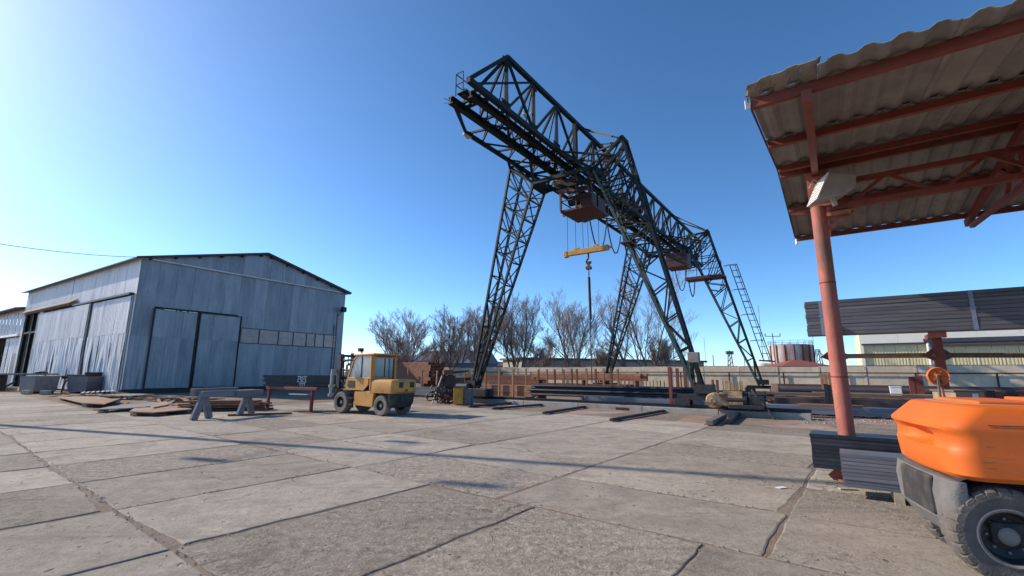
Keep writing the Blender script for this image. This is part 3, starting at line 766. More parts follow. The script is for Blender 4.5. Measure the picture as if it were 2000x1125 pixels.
for i, x in enumerate(nodes):
    w = .15 if i % 3 else .2
    vt.bar((x-.07, bT, zM), (x-.07, bT, zT), .07, .07); vt.bar((x+.07, bT, zM), (x+.07, bT, zT), .07, .07)
    vt.bx(x-.28, x+.28, bT-.02, bT+.02, zT-.36, zT-.08); vt.bx(x-.32, x+.32, bT-.02, bT+.02, zM+.08, zM+.4)
    if i < nT-1:
        dg.bar((x, bT, zM), (x+P, bT, zT), .10, .12) if i % 2 else dg.bar((x, bT, zT), (x+P, bT, zM), .10, .12)
    for dx in (0, P):
        if x+dx <= a1T: inc.bar((x, bT, zT), (x+dx, bL, zM+.2), .10 if dx == 0 else .07)
    bt.bar((x, bT, zM-.05), (x, bL, zM-.05), .11); 
    if i < nT-1: bt.bar((x, bT, zM-.1), (x+P, bL, zM-.1), .08); bt.bar((x+P, bT, zM-.12), (x, bL, zM-.12), .06)
    if 14.8 < x+P/2 < AF+.4:
        sd.bar((x+.6, bL, zM-.15), (x+.6, bK, zK), .09); sd.bar((x+.6, bL, zM-.15), (x+.6+P/2, bK, zK), .07); sd.bar((x+.6+P/2, bK, zK), (x+.6+P, bL, zM-.15), .07)
        sd.bar((x+.6, bL, zM+.25), (x+.6+P/2, bK, zK), .06)
    # light inner frames, trays and gear brackets between the runway beams
    inc.bar((x+1.1, bM2, zM+.15), (x+1.1, bL, zM+.15), .08); inc.bar((x+1.1, bL, zM+.2), (x, bT, zT), .06)
for k, x in enumerate((12.9,)):
    vt.bar((x+.4, bT, zM), (x+.4, bL, zM), .12)
dg.bar((a0T, bT, zT), (11.95, bT, zM+.05), .16, .16); dg.bar((a0T, bT, zT-.05), (13.1, bL, zM), .12, .12)
dg.bar((12.3, bT, zM+.05), (a0T+P, bT, zT), .08); dg.bar((14.4, bT, zM), (a0T+P, bT, zT), .1)
for o, n in ((vt, 'vertical_bracing'), (dg, 'diagonal_bracing'), (inc, 'inclined_bracing'), (bt, 'floor_bracing'), (sd, 'side_bracing')):
    tag(o.build(n, M['green_steel'], gd), kind='stuff')
mb = MB(); mb.bar((12.7, bL, zM-.15), (14.9, bK, zK), .12); mb.bar((12.7, bL, zM+.15), (14.9, bK, zK), .07); mb.bar((13.1, bM2-.1, zM+.12), (13.1, bL+.1, zM+.12), .10, .10)
mb.build('end_strut', M['green_steel'], gd)
# walkway with railing on the cantilever
wk = MB(); wk.bx(12.6, 13.6, bM2+.2, bL-.2, zM+.22, zM+.25)
for x in [12.65 + 1.6*i for i in range(9)]: wk.bar((x, bL-.1, zM+.2), (x, bL-.1, zM+1.2), .035)
for z in (.7, 1.2): wk.bar((12.65, bL-.1, zM+z), (24, bL-.1, zM+z), .032); wk.bar((12.65, bL-.1, zM+z), (12.65, bL-.5, zM+z), .032)
wk.bar((12.65, bL-.5, zM+.2), (12.65, bL-.5, zM+1.2), .032)
wk.build('walkway_railing', M['green_steel'], gd)
j = MB(); j.box((12.9, 11.5, zM+.3), (.3, .25, .3)); j.box((12.8, 12.0, zM+.05), (.25, .2, .22))
for k in range(5): j.bar((12.8, 12.0, zM), (12.45+U(-.2, .2), 12.3+U(-.2, .2), zM+U(-.3, .3)), .014)
j.build('end_buffer_gear', M['dark_steel'], gd)
def lamp_at(px, py, pl, ln=.5):
    b_, z_ = 0, 0
    a_, z_ = YD.ony(px, py, pl)
    m = MB(); m.tube([(a_-.25, pl, z_+.02), (a_, pl, z_-.03), (a_+.3, pl, z_+.06)], [.06, .12, .05], 8); m.bar((a_+.2, pl, z_+.05), (a_+.4, pl, z_+.35), .05)
    m.build('yard_lamp', M['lamp_grey'], gd, smooth=.8)
lamp_at(912, 266, bK); lamp_at(1028, 226, 10.6); lamp_at(1102, 420, bK+.1)
# legs
def leg(a, s):
    """s=+1 left side of the yard, -1 right side"""
    t = thing('leg', None, None); t.parent = cr
    fo = lambda k: BC + s*(6.0 - 2.85*k); fz = lambda k: .75 + 11.85*k             # outer chord
    io = lambda k: BC + s*(5.75 - 4.1*k); iz = lambda k: .75 + 10.6*k             # inner chord
    da = lambda k: .14 + (.46*k if s > 0 else .22*k)
    for nm, F, Z, kk in (('outer_chord', fo, fz, 1.0), ('inner_chord', io, iz, 1.0)):
        m = MB()
        for e in (-1, 1): m.bar((a+e*da(0), F(0), Z(0)), (a+e*da(kk), F(kk), Z(kk)), .115, .115)
        m.build(nm, M['green_steel'] if nm == 'outer_chord' or s > 0 else M['pale_green'], t)
    lt = MB(); n = 9
    ks = [0.04 + .96*(1-(1-i/n)**1.15) for i in range(n+1)]
    for i in range(n+1):
        k = ks[i]
        for e in (-1, 1):
            lt.bar((a+e*da(k), fo(k), fz(k)), (a+e*da(k), io(k), iz(k)), .058)
            if i < n:
                k2 = ks[i+1]
                lt.bar((a+e*da(k), io(k), iz(k)), (a+e*da(k2), fo(k2), fz(k2)), .055) if i % 2 == 0 else lt.bar((a+e*da(k), fo(k), fz(k)), (a+e*da(k2), io(k2), iz(k2)), .055)
        lt.bar((a-da(k), fo(k), fz(k)), (a+da(k), fo(k), fz(k)), .06); lt.bar((a-da(k), io(k), iz(k)), (a+da(k), io(k), iz(k)), .06)
        if i < n:
            k2 = ks[i+1]; e = 1 if i % 2 else -1
            lt.bar((a-e*da(k), fo(k), fz(k)), (a+e*da(k2), fo(k2), fz(k2)), .055); lt.bar((a+e*da(k), io(k), iz(k)), (a-e*da(k2), io(k2), iz(k2)), .055)
            if i > n*.45:   # secondary members in the wide upper bays
                km = (k+k2)/2; pm = ((fo(k)+io(k))/2, (fz(k)+iz(k))/2)
                for e in (-1, 1): lt.bar((a+e*da(k), pm[0], pm[1]), (a+e*da(km), fo(km), fz(km)), .05); lt.bar((a+e*da(k), pm[0], pm[1]), (a+e*da(km), io(km), iz(km)), .05)
    tag(lt.build('lattice', M['green_steel'], t), kind='stuff')
    # head of the leg tied into the girder
    hd = MB(); ob, oz = fo(1), fz(1); ib, iz_ = io(1), iz(1)
    for e in (-1, 1):
        hd.bar((a+e*da(1), ob, oz), (a+e*da(1), ib, iz_), .12)
        if s < 0:
            hd.bar((a+e*.12, ob, oz), (a+2.2+(e > 0)*2.2, bT, zT), .085); hd.bar((a+e*.12, ob, oz), (a+2.2+(e > 0)*2.2, bT, zM), .095); hd.bar((a+e*da(1), ob+.15, oz-.9), (a+e*.6, bT, zM), .08)
            hd.bar((a+e*da(1), ib, iz_), (a+e*1.1, bT, zM), .12)
        else:
            hd.bar((a+e*da(1), ib, iz_), (a+e*1.1, bL, zM-.2), .12); hd.bar((a+e*da(1), ob, oz), (a+e*1.1, bL, zM), .11); hd.bar((a+e*da(1), ob, oz), (a+e*1.3, bK, zK), .12)
            hd.bar((a+e*da(1), ib, iz_), (a+e*1.3, bK, zK), .09)
    if s < 0: hd.bar((a, ob, oz), (a+1.9, bT, zT), .06); hd.bar((a, ob, oz), (a+1.1, bL, zM), .08)
    hd.box((a, ob, oz), (da(1)*2.1, .16, .16)); hd.box((a, ib, iz_), (da(1)*2.1, .34, .34))
    tag(hd.build('leg_head', M['green_steel'], t), kind='stuff')
    return t
legs = {}
for a in (AN, AF):
    for s in (1, -1): legs[a, s] = leg(a, s)
    m = MB()
    for e in (-1, 1): m.bar((a+e*.62, BC-1.65, 11.35), (a+e*.62, BC+1.65, 11.35), .16, .2)
    m.build('portal_beam', M['green_steel'], cr)
    for s in (1, -1):
        bb = BC + s*6.0
        bg_ = MB(); bg_.bx(a-.18, a+.18, bb-1.05, bb+1.05, .52, .74); bg_.bx(a-.3, a+.3, bb-.35, bb+.35, .8, 1.15)
        for e in (-1, 1): bg_.bx(a-.26, a-.21, bb+e*.85-.3, bb+e*.85+.3, .32, .6); bg_.bx(a+.21, a+.26, bb+e*.85-.3, bb+e*.85+.3, .32, .6)
        bo = bg_.build('bogie', M['dark_steel'] if a == AN else M['green_steel'], cr)
        for e in (-1, 1):
            MB().lathe([(0, -.09), (.22, -.09), (.22, .03), (.26, .03), (.26, .08), (0, .08)], (a, bb+e*.85, .50), 'x', 16).build('wheel', M['dark_steel'], bo, smooth=.5)
# geared motor of the near right bogie with its yellow cover, and gear of the near left one
m = MB(); bq, zq = YD.onx(1395, 776, AN-.55)
m.lathe([(0, -.30), (.10, -.31), (.12, -.27), (.24, -.26), (.30, -.15), (.31, .1), (.26, .3)], (AN-.5, bq, .56), 'x', 18); m.box((AN-.5, bq-.25, .62), (.5, .5, .42), .2); m.bx(AN-.7, AN-.15, bq-1.0, bq-.35, .38, .92)
m.build('gear_cover', M['gear_tan'], cr, smooth=.6)
m = MB(); m.tube([(AN-.45, bq-.3, .62), (AN-.45, bq-1.15, .62)], .27, 12); m.bx(AN-.75, AN-.1, bq-1.7, bq-.5, .3, .45); m.bx(AN-.65, AN-.25, bq-1.7, bq-1.2, .45, .78); m.tube([(AN-.45, bq-1.2, .80), (AN-.45, bq-1.75, .84)], .13, 10); m.bar((AN-.4, bq-.9, .95), (AN-.4, bq-1.9, .55), .07); m.bar((AN-.5, bq-1.3, 1.0), (AN-.75, bq-2.0, .0), .08)
m.build('drive_motor', M['dark_steel'], cr, bevel=.02)
m = MB(); b2 = BC+6.0; m.tube([(AN-.5, b2-.1, .75), (AN-.5, b2+.7, .75)], .25, 12); m.bx(AN-.8, AN-.1, b2-1.5, b2-.5, .35, .75); m.bar((AN-.4, b2+.25, 1.15), (AN-.7, b2-.5, .02), .09); m.bar((AN-.4, b2+.05, .9), (AN-.5, b2-.15, .2), .09)
m.tube([(AN-.55, b2-.9, .55), (AN-.55, b2-1.5, .55)], .2, 10)
m.build('drive_motor', M['dark_steel'], cr, bevel=.02)
bq, zq = YD.onx(1355, 698, AN-.8)
MB().box((AN-.8, bq, zq), (.25, .42, .40)).build('control_cabinet', M['bin_grey'], cr, bevel=.02)
# caged ladder on the far right leg
ld = MB(); p0, p1 = (5.90, 9.7), (4.22, 2.5)
for off in (0, -.48): ld.bar((AF, p0[0]+off, p0[1]), (AF, p1[0]+off, p1[1]), .06)
for e in (-.5,): ld.bar((AF+.5, p0[0]-.3, p0[1]), (AF+.5, p1[0]-.3, p1[1]), .04)
n = 15
for i in range(n+1):
    k = i/n; b_ = p0[0]+(p1[0]-p0[0])*k; z_ = p0[1]+(p1[1]-p0[1])*k
    ld.bar((AF, b_, z_), (AF, b_-.48, z_), .04); 
    if i % 2 == 0: ld.bar((AF, b_-.48, z_), (AF+.5, b_-.3, z_), .035); ld.bar((AF, b_, z_), (AF+.5, b_-.3, z_), .035)
    if i % 4 == 0: ld.bar((AF, b_, z_), (AF, b_+.42, z_-.05), .05)
ld.bar((AF, p1[0]+.3, p1[1]), (AF, p1[0]-.7, p1[1]-.1), .1)
ld.build('caged_ladder', M['pale_green'], cr)
# red landing and operator's cabin at the far support
pf = MB(); pf.bx(AF-.5, AF+.7, 6.3, 9.1, 8.78, 9.0); 
for b_ in (6.4, 7.3, 8.2, 9.05): pf.bar((AF-.48, b_, 9), (AF-.48, b_, 10), .04)
for z in (9.5, 10): pf.bar((AF-.48, 6.4, z), (AF-.48, 9.05, z), .04)
pf.build('landing', M['trolley_red'], cr)
cb = MB(); cb.bx(AF-.7, AF+.9, 8.9, 10.5, 9.9, 11.1); cbo = cb.build('operator_cabin', M['trolley_red'], cr, bevel=.04)
MB().bx(AF-.73, AF-.705, 9.1, 10.3, 10.5, 10.9).build('window', M['black_plastic'], cbo)
pf = MB(); pf.bx(AN-.5, AN+.5, 7.0, 7.5, 7.38, 7.44); pf.build('landing', M['trolley_red'], cr)
# winch machinery on the girder
wn_ = MB()
for x in (28.2, 29.6, 31.2): wn_.bx(x, x+.9, bM2-.2, bL-.1, zM+.25, zM+1.0); wn_.tube([(x+.45, bM2-.4, zM+.8), (x+.45, bL+.1, zM+.8)], .3, 10)
for k in range(14): wn_.bar((27.5+U(0, 6), bM2+U(-.2, 1), zM+.2), (27.5+U(0, 6), bM2+U(-.2, 1), zM+1.4), .06)
wn_.build('winch', M['trolley_red'], gd)
ex = MB()
for k in range(90):
    x = U(13, 48); ex.bar((x, bM2+U(-.3, .9), zM+U(-.35, .2)), (x+U(-.6, .6), bM2+U(-.3, .9), zM+U(.2, .8 if x < 24 else 1.9)), U(.03, .06))
for k in range(46):
    x = U(13, 36); ex.box((x, bM2+U(-.1, 1.1), zM+U(-.3, .3)), (U(.1, .4), U(.06, .2), U(.08, .25)))
ex.bar((20.8, bT-.02, zM), (20.8, bT-.02, zT), .2)
tag(ex.build('cable_brackets', M['green_steel'], gd), kind='stuff')
# trolley
tr_ = thing('trolley', None, None); tr_.parent = cr
m = MB(); m.bx(21.2, 23.3, 9.7, 11.7, 10.3, 10.45); m.bx(22.1, 23.1, 9.8, 10.6, 10.45, 11.2); m.bx(21.3, 21.9, 9.8, 10.5, 10.45, 11.2)
m.build('body', M['trolley_red'], tr_, bevel=.03)
m = MB()
for x in (21.2, 23.25):
    for b_ in (9.75, 11.65): m.bar((x, b_, 10.4), (x, b_+(.1 if b_ < 11 else 0), 12.4), .1)
m.bar((21.2, 11.65, 10.95), (23.25, 11.65, 10.95), .05); m.bar((21.2, 9.75, 10.95), (21.2, 11.65, 10.95), .05); m.bar((21.2, 10.7, 10.4), (21.2, 10.7, 12.3), .06)
for x in (21.5, 22.9): m.bx(x-.15, x+.15, bM2-.2, bL+.2, 12.1, 12.3)
m.build('frame', M['trolley_red'], tr_)
m = MB(); m.bx(20.5, 21.5, 11.2, 11.7, 11.65, 11.95); m.bx(20.6, 21.2, 11.35, 11.6, 11.35, 11.65); m.build('motor_hood', M['rust_light'], tr_, bevel=.04)
for x in (21.6, 22.8):
    m = MB(); m.tube([(x, 10.2, 11.0), (x, 11.3, 11.0)], .28, 12); m.build('rope_drum', M['dark_steel'], tr_, smooth=.6)
# festoon cables
def loop(name, px0, y0, px1, y1, sag, plane, parent):
    p = YD.ony(px0, y0, plane); q = YD.ony(px1, y1, plane); lo = YD.ony((px0+px1)/2, sag, plane)[1]
    pts = []
    for i in range(15):
        k = i/14; x = p[0]+(q[0]-p[0])*k; base = p[1]+(q[1]-p[1])*k; mid = (p[1]+q[1])/2
        pts.append((x, plane, base - (mid-lo)*4*k*(1-k)*(1 if True else 0)))
    m = MB(); m.tube(pts, .045, 6); m.build(name, M['cable'], parent, smooth=1)
loop('festoon_cable', 1150, 418, 1186, 425, 488, 11.9, cr); loop('festoon_cable', 1184, 425, 1212, 462, 492, 11.9, cr)
loop('festoon_cable', 1215, 452, 1234, 500, 498, 11.9, cr); loop('festoon_cable', 1318, 525, 1341, 520, 566, 11.0, cr); loop('festoon_cable', 1345, 548, 1357, 548, 578, 9, cr)
# lifting beam hanging under the trolley
lb = in_frame(YD, 'lifting_beam', 'yellow lifting beam hanging on ropes under the red crane trolley with a long chain', 'lifting beam', 21.62, 10.34, 8.02)
m = MB(); m.prof_xz([(-.10, -.14), (.10, -.14), (.10, .14), (-.10, .14)], -1.26, 1.26); m.box((0, 1.25, -.03), (.24, .2, .34)); m.box((0, -1.3, .0), (.1, .3, .12)); m.box((0, .6, .2), (.12, .3, .12)); m.box((0, -.5, .2), (.12, .3, .12))
m.build('beam', M['beam_yellow'], lb, bevel=.02)
for y_, top in ((1.15, 0), (.65, 0), (.2, .1), (-.1, .1), (-.7, -.1)):
    MB().tube([(0, y_, .14), (0, y_+top*.3, 2.4)], .013, 5).build('rope', M['cable'], lb)
m = MB(); m.bar((0, .15, 1.62), (0, -.85, 1.78), .06); m.build('spreader_bar', M['trolley_red'], lb)
m = MB(); m.tube([(.0, -.08, -.14), (0, -.08, -.42)], .05, 8)
hk = [(0, -.08 + .13*sin(t*pi/8), -.60 + .14*cos(t*pi/8)) for t in range(0, 13)]; m.tube(hk, .05, 8); m.box((0, -.08, -.95), (.22, .26, .16)); m.box((0, -.08, -.74), (.1, .1, .3))
m.build('hook', M['rust'], lb, smooth=.8)
ch = MB()
for i in range(78):
    z = -1.05 - i*.075; y_ = -.08
    e = (0, .02, 0) if i % 2 else (.02, 0, 0)
    ch.bar((e[0], y_+e[1], z), (e[0], y_+e[1], z-.1), .022); ch.bar((-e[0], y_-e[1], z), (-e[0], y_-e[1], z-.1), .022)
tag(ch.build('chain', M['chain'], lb), kind='stuff')
m = MB(); m.tube([(0, -.08, -1.45), (.03, -.08, -2.8), (.0, -.10, -3.7)], .075, 8); m.build('chain_sleeve', M['cable'], lb)
# crane tracks
for a, b0, b1, lab, g_ in ((AN, .9, 18.4, 'near pale crane track beam with a dark rail on top, in front of the stock', 'crane track beams'), (AF, -4, 24, 'far crane track beam behind the stock rows', 'crane track beams')):
    t = in_frame(YD, 'crane_track', lab, 'track', a, 0, 0, g_)
    bb = b0
    while bb < b1:
        e = min(bb+3, b1); MB().bx(-.28, .22, bb+.01, e-.01, -.05, .21+U(-.005, .005)).build('track_beam', M['concrete'], t, bevel=.015); bb = e
    MB().bx(-.06, .06, b0, b1, .21, .24).bx(-.02, .02, b0, b1, .24, .32).bx(-.05, .05, b0, b1, .32, .345).build('rail', M['dark_steel'], t)

# ================================================================ CANOPY ON THE RIGHT
q = YD.g(1665, 940); PA, PB = q[0], q[1]
cn = in_frame(YD, 'canopy', 'open canopy on a red round pole with corrugated roof sheets and red trusses', 'canopy', 0, 0)
RA, RZ, NA, NZ, FA, FZ, EB = 8.8, 5.02, 5.2, 4.45, 12.4, 4.66, .50
def rz_(a): return RZ + (NZ-RZ)*(RA-a)/(RA-NA) if a < RA else RZ + (FZ-RZ)*(a-RA)/(FA-RA)
def roof_sheet(a0, a1, b0, b1, lift):
    nu = int(round((b0-b1)/.25*8))
    prof = (0, 0, .5, 1, 1, 1, .5, 0)
    def fn(u, v):
        bb = b1 + (b0-b1)*u; aa = a0 + (a1-a0)*v
        k = int(round(u*nu)) % 8
        return (aa, bb, rz_(aa) + lift + .040*prof[k] + .006*noise.noise(Vector((aa*.9, bb*2, 4))))
    mb = MB(); mb.grid(fn, nu, 4); o = mb.build('roof_sheet', M['canopy_sheet'], cn, smooth=.5)
    so = o.modifiers.new('thickness', 'SOLIDIFY'); so.thickness = .007
    return o
k = 0; b0 = EB
while b0 > -9.5:
    for (s0, s1, l) in ((6.95, RA+.06, .130), (RA-.02, 10.75, .128), (10.55, FA+.05, .112)):
        roof_sheet(s0, s1, b0, b0-1.02, l + (k % 2)*.004)
    b0 -= 1.0; k += 1
roof_sheet(NA-.02, 7.15, EB, EB-.66, .115)
k = 0; b0 = EB-.64
while b0 > -9.5:
    roof_sheet(NA-.30+U(-.02, .02), 7.15, b0, b0-1.02, .118 + (k % 2)*.004); b0 -= 1.0; k += 1
def purlin(a, w=.07, h=.10, dz=0):
    MB().bx(a-w/2, a+w/2, -9.6, EB-.02, rz_(a)+dz, rz_(a)+dz+h).build('purlin', M['red_steel'], cn, bevel=.006)
for a in (NA+.06, 7.0, RA-.17, RA+.17, 10.55, FA-.06): purlin(a)
for bb in (-.03, -2.45, -4.9, -7.35):
    m = MB(); 
    m.bar((NA-.05, bb, NZ-.07), (RA, bb, RZ-.07), .09, .13); m.bar((RA, bb, RZ-.07), (FA+.1, bb, FZ-.07), .09, .13)
    m.build('rafter', M['red_steel'], cn)
    if bb < -1:
        m = MB(); m.bar((NA+1.4, bb, NZ+.12), (RA, bb, 4.22), .07, .08); m.bar((RA, bb, 4.22), (FA-.2, bb, FZ-.2), .07, .08)
        for s in (-1, 1): m.bar((RA+s*1.2, bb, 4.30), (RA+s*.6, bb, 4.85), .05); m.bar((RA+s*.2, bb, 4.25), (RA+s*1.2, bb, 4.78), .05)
        m.box((RA, bb, 4.5), (.7, .03, .5))
        m.build('cross_truss', M['red_steel'], cn)
m = MB(); m.bx(RA-.05, RA+.05, -9.6, PB-.15, 4.22, 4.31); m.build('truss_bottom_chord', M['red_steel'], cn)
m = MB(); m.bx(RA-.04, RA+.04, -9.6, PB-.1, 4.62, 4.70); m.build('truss_top_chord', M['red_steel'], cn)
bb = PB-.45
while bb > -9:
    for p, q in (((bb, 4.30), (bb-.42, 4.63)), ((bb-.52, 4.63), (bb-.95, 4.30))):
        MB().bar((RA, p[0], p[1]), (RA, q[0], q[1]), .055, .05).build('truss_diagonal', M['red_steel'], cn)
    bb -= 1.12
m = MB(); m.tube([(PA, PB, 0), (PA, PB, 4.34)], .112, 24); m.build('pole', M['red_paint'], cn, smooth=.6)
for z in (1.55, 3.05):
    m = MB(); m.tube([(PA, PB, z-.012), (PA, PB, z-.004), (PA, PB, z+.004), (PA, PB, z+.012)], [.112, .118, .118, .112], 24, cap=False); m.build('weld_seam', M['red_steel'], cn, smooth=.9)
m = MB(); m.tube([(PA, PB, 0), (PA, PB, .03)], .2, 16); 
for k in range(4):
    t = k*pi/2 + .3; m.bar((PA+.11*cos(t), PB+.11*sin(t), .12), (PA+.24*cos(t), PB+.24*sin(t), .0), .012, .2)
m.build('base_plate', M['red_paint'], cn)
m = MB(); m.bx(PA-.05, PA+.05, PB-.2, PB+.12, 4.34, 4.95); m.bx(PA-.1, PA+.1, PB-.42, PB-.1, 4.14, 4.20); m.bar((PA, PB-.1, 3.95), (PA, PB-.5, 4.2), .05); m.build('pole_head', M['red_paint'], cn)
m = MB(); m.tube([(PA, -7.35, 0), (PA, -7.35, 4.34)], .112, 16); m.build('pole', M['red_paint'], cn, smooth=.6)
m = MB(); m.bar((PA+.9, PB-.12, 4.62), (PA+.9, PB-.12, 4.05), .05); m.bar((10.5, -.0, 4.72), (10.5, EB-.05, 4.78), .05); m.build('hanger', M['red_steel'], cn)
m = MB(); m.bar((NA, EB+.005, NZ+.10), (RA, EB+.005, RZ+.10), .012, .05); m.bar((RA, EB+.005, RZ+.10), (FA, EB+.005, FZ+.10), .012, .05); m.build('verge_trim', M['gutter'], cn)
# torn flashing folded up at the near corner
def torn(u, v):
    bb = EB + .03 - .66*u - .05*v
    f = noise.noise(Vector((u*4, v*2, 2.2)))*.030 + noise.noise(Vector((u*11, v*5, 5)))*.012
    ph = (bb/.25) % 1.0
    return (NA + .03 - v*(.25 + .12*u) + f*.6*v, bb, NZ + .125 + .02*v*(1-u) + f*v + (.03 if ph < .45 else 0)*(1-.5*v))
m = MB(); m.grid(torn, 30, 7); o = m.build('torn_sheet_end', M['canopy_sheet'], cn); o.modifiers.new('t', 'SOLIDIFY').thickness = .006
MB().box((FA, EB-.02, FZ+.02), (.18, .03, .14), .2).build('bent_clip', M['white'], cn)
MB().box((NA+.02, EB+.012, NZ+.06), (.03, .05, .10), .3).build('bent_clip', M['white'], cn)
# floodlight on the pole
lc = at(1622, 368, 6.95)
lamp = thing('floodlight', 'boxy pale floodlight with white louvred side fixed on top of the red pole', 'floodlight', lc, radians(-12))
m = MB()
m.prof_xz([(-.33, -.26), (.16, -.20), (.34, -.08), (.36, .16), (-.09, .225)], -.22, .24)
m.build('housing', M['lamp_dull'], lamp); lamp.scale = (.82, .82, .82)
m = MB(); m.prof_xz([(.365, -.06), (.40, -.03), (.40, .12), (.365, .14)], -.12, .14); m.build('cable_box', M['lamp_dull'], lamp)
m = MB(); m.add([(-.36, -.22, -.27), (-.36, .24, -.27), (-.12, .27, .24), (-.12, -.25, .24), (-.335, -.22, -.275), (-.335, .24, -.275), (-.095, .27, .235), (-.095, -.25, .235)], [(0,1,2,3),(7,6,5,4),(0,4,5,1),(1,5,6,2),(2,6,7,3),(3,7,4,0)])
m.build('louvre_panel', M['white'], lamp)
m = MB()
for i in range(7):
    k = (i+.5)/7; x = -.36+.24*k; z = -.27+.51*k; m.bx(x-.012, x+.002, -.19, .0, z-.006, z+.006).bx(x-.012, x+.002, .04, .22, z-.006, z+.006)
tag(m.build('louvre', M['lamp_dull'], lamp), kind='stuff')
MB().bar((.0, 0, -.2), (.05, 0, -.36), .07).bar((-.28, .23, .12), (-.18, .23, .3), .02).bar((-.18, .23, .3), (-.05, .23, .2), .02).build('bracket', M['lamp_grey'], lamp)

# ================================================================ STOCK IN THE YARD
def bar_mesh(kind, L, w, h, m):
    mb = MB()
    if kind == 'round': mb.tube([(0, 0, 0), (0, L, 0)], w/2, 8)
    elif kind == 'hollow':
        t = max(.006, w*.08)
        mb.bx(-w/2, w/2, 0, L, -h/2, -h/2+t).bx(-w/2, w/2, 0, L, h/2-t, h/2).bx(-w/2, -w/2+t, 0, L, -h/2+t, h/2-t).bx(w/2-t, w/2, 0, L, -h/2+t, h/2-t)
        mb.bx(-w/2+t, w/2-t, L*.45, L*.5, -h/2+t, h/2-t)
    else: mb.bx(-w/2, w/2, 0, L, -h/2, h/2)
    return mb.mesh('bar', m, .7 if kind == 'round' else None)
def bundle(label, a, b0, b1, z0, cols, rows, w, h, m, kind='box', name='bar_bundle', piece='bar', cat='steel bundle', group=None, jit=.15, gap=.004, frame=YD, bearers=True, loose=0.0):
    t = in_frame(frame, name, label, cat, a, b0, 0, group)
    L = b1-b0; me = bar_mesh(kind, L, w, h, M[m])
    for r in range(rows):
        for c in range(cols):
            if loose and r == rows-1 and random.random() < loose: continue
            sh = (r % 2)*w*.5*(kind == 'round')
            inst(piece, me, t, (c*(w+gap)+sh+w/2+U(-1, 1)*gap, U(-jit, jit), z0+h/2+r*(h+gap)*(.87 if kind == 'round' else 1)))
    if bearers and z0 > .05:
        n = max(2, int(L/2.2))
        for i in range(n): 
            y = .5+(L-1)*i/(n-1); MB().bx(-.06, cols*(w+gap)+.06, y-.06, y+.06, -.03, z0-.002).build('bearer', M['rust'], t)
    return t
def rack(label, a, bs, h, m, w=.11, z0=0, name='stake_rack', tilt=0.0, mixed=None, base=True):
    t = in_frame(YD, name, label, 'stake rack', a, bs[0], 0)
    for i, b_ in enumerate(bs):
        hh = h*U(.96, 1.04); y = b_-bs[0]
        mm = M[mixed] if mixed and i % 2 else M[m]
        MB().bar((0, y, z0-.03), (U(-.03, .03), y+tilt+U(-.02, .02), hh), w, w).build('stake', mm, t)
    if base: MB().bx(-.05, .05, min(0, bs[-1]-bs[0]), max(0, bs[-1]-bs[0]), z0+.02, z0+.14).build('sill', M['rust'], t)
    return t
yb = lambda px, a: YD.onx(px, 740, a)[0]
# front row just behind the near track
bundle('black steel pipes in a long low bundle behind the near crane track', 21.9, 5.0, 14.2, .34, 6, 5, .13, .13, 'black_pipe', 'round', 'pipe_bundle', 'pipe', 'pipe bundle', jit=.25)
bundle('pale grey flat beams lying in front of the black pipe bundle', 21.2, 3.2, 10.6, .22, 3, 2, .17, .10, 'blue_steel', 'box', 'beam_bundle', 'beam', 'beam bundle', jit=.2)
t = in_frame(YD, 'support_blocks', 'low faded green support sill under the grey beams', 'support', 21.0, 3.4)
MB().bx(-.02, .12, 0, 6.6, 0, .12).build('sill', M['pale_green'], t)
for i in range(7): MB().bx(-.12, .4, .3+i*1.02, .5+i*1.02, .121, .215).build('block', M['dark_steel'], t)
bundle('pinkish brown flat steel bundle left of the black pipes', 24.0, 15.4, 21.5, .12, 5, 5, .18, .13, 'rust_light', 'box', 'flat_bar_bundle', 'bar', jit=.1)
bundle('pale topped steel beams lying behind the yellow cabinet', 24.8, 19.6, 26.0, .40, 4, 3, .20, .15, 'blue_steel', 'box', 'beam_bundle', 'beam', 'beam bundle', jit=.2)
# stakes and rusty sections in the middle rows
rack('tall orange brown stakes in front of the pinkish steel bundle', 23.6, [yb(p, 23.6) for p in (928, 948, 975, 1002)], 1.75, 'rust_light', .12)
rack('row of rusty stakes along the middle stock row', 29.6, [yb(p, 29.6) for p in (1028, 1052, 1068, 1084, 1101, 1117)], 1.85, 'rust_light', .11, mixed='rust')
rack('row of dark and rusty stakes left of the far left crane leg', 29.6, [yb(p, 29.6) for p in (1127, 1146, 1164, 1179, 1194, 1207)], 1.9, 'rust', .12, mixed='rust_light')
bundle('rusty red angle sections stacked high between the stakes', 30.4, 10.8, 19.5, 1.05, 4, 3, .16, .16, 'rust_red', 'box', 'section_bundle', 'section', jit=.35)
bundle('rusty sections on the ground below the high stacked ones', 30.4, 11.6, 20.3, .1, 5, 4, .17, .17, 'rust', 'box', 'section_bundle', 'section', jit=.3)
bundle('long brown sections behind the orange brown stakes', 33.5, 20.5, 29.0, .5, 4, 4, .2, .2, 'rust', 'box', 'section_bundle', 'section', jit=.3)
rack('single tall rusty stake standing before the pipe row', 20.9, [yb(1309, 20.9)], 1.88, 'red_steel', .13, base=False)
rack('four dark red stakes standing before the pale wall', 24.0, [yb(p, 24.0) for p in (1323, 1338, 1351, 1364)], 1.9, 'red_steel', .13, mixed='rust')
rack('yellow painted stakes before the wall left of the dark red stakes', 38.5, [yb(p, 38.5) for p in range(1213, 1300, 7)], .95, 'picket', .07, mixed='rust_light')
rack('yellow painted stakes before the wall right of the near right crane leg', 38.5, [yb(p, 38.5) for p in range(1412, 1449, 4)], 1.0, 'picket', .07)
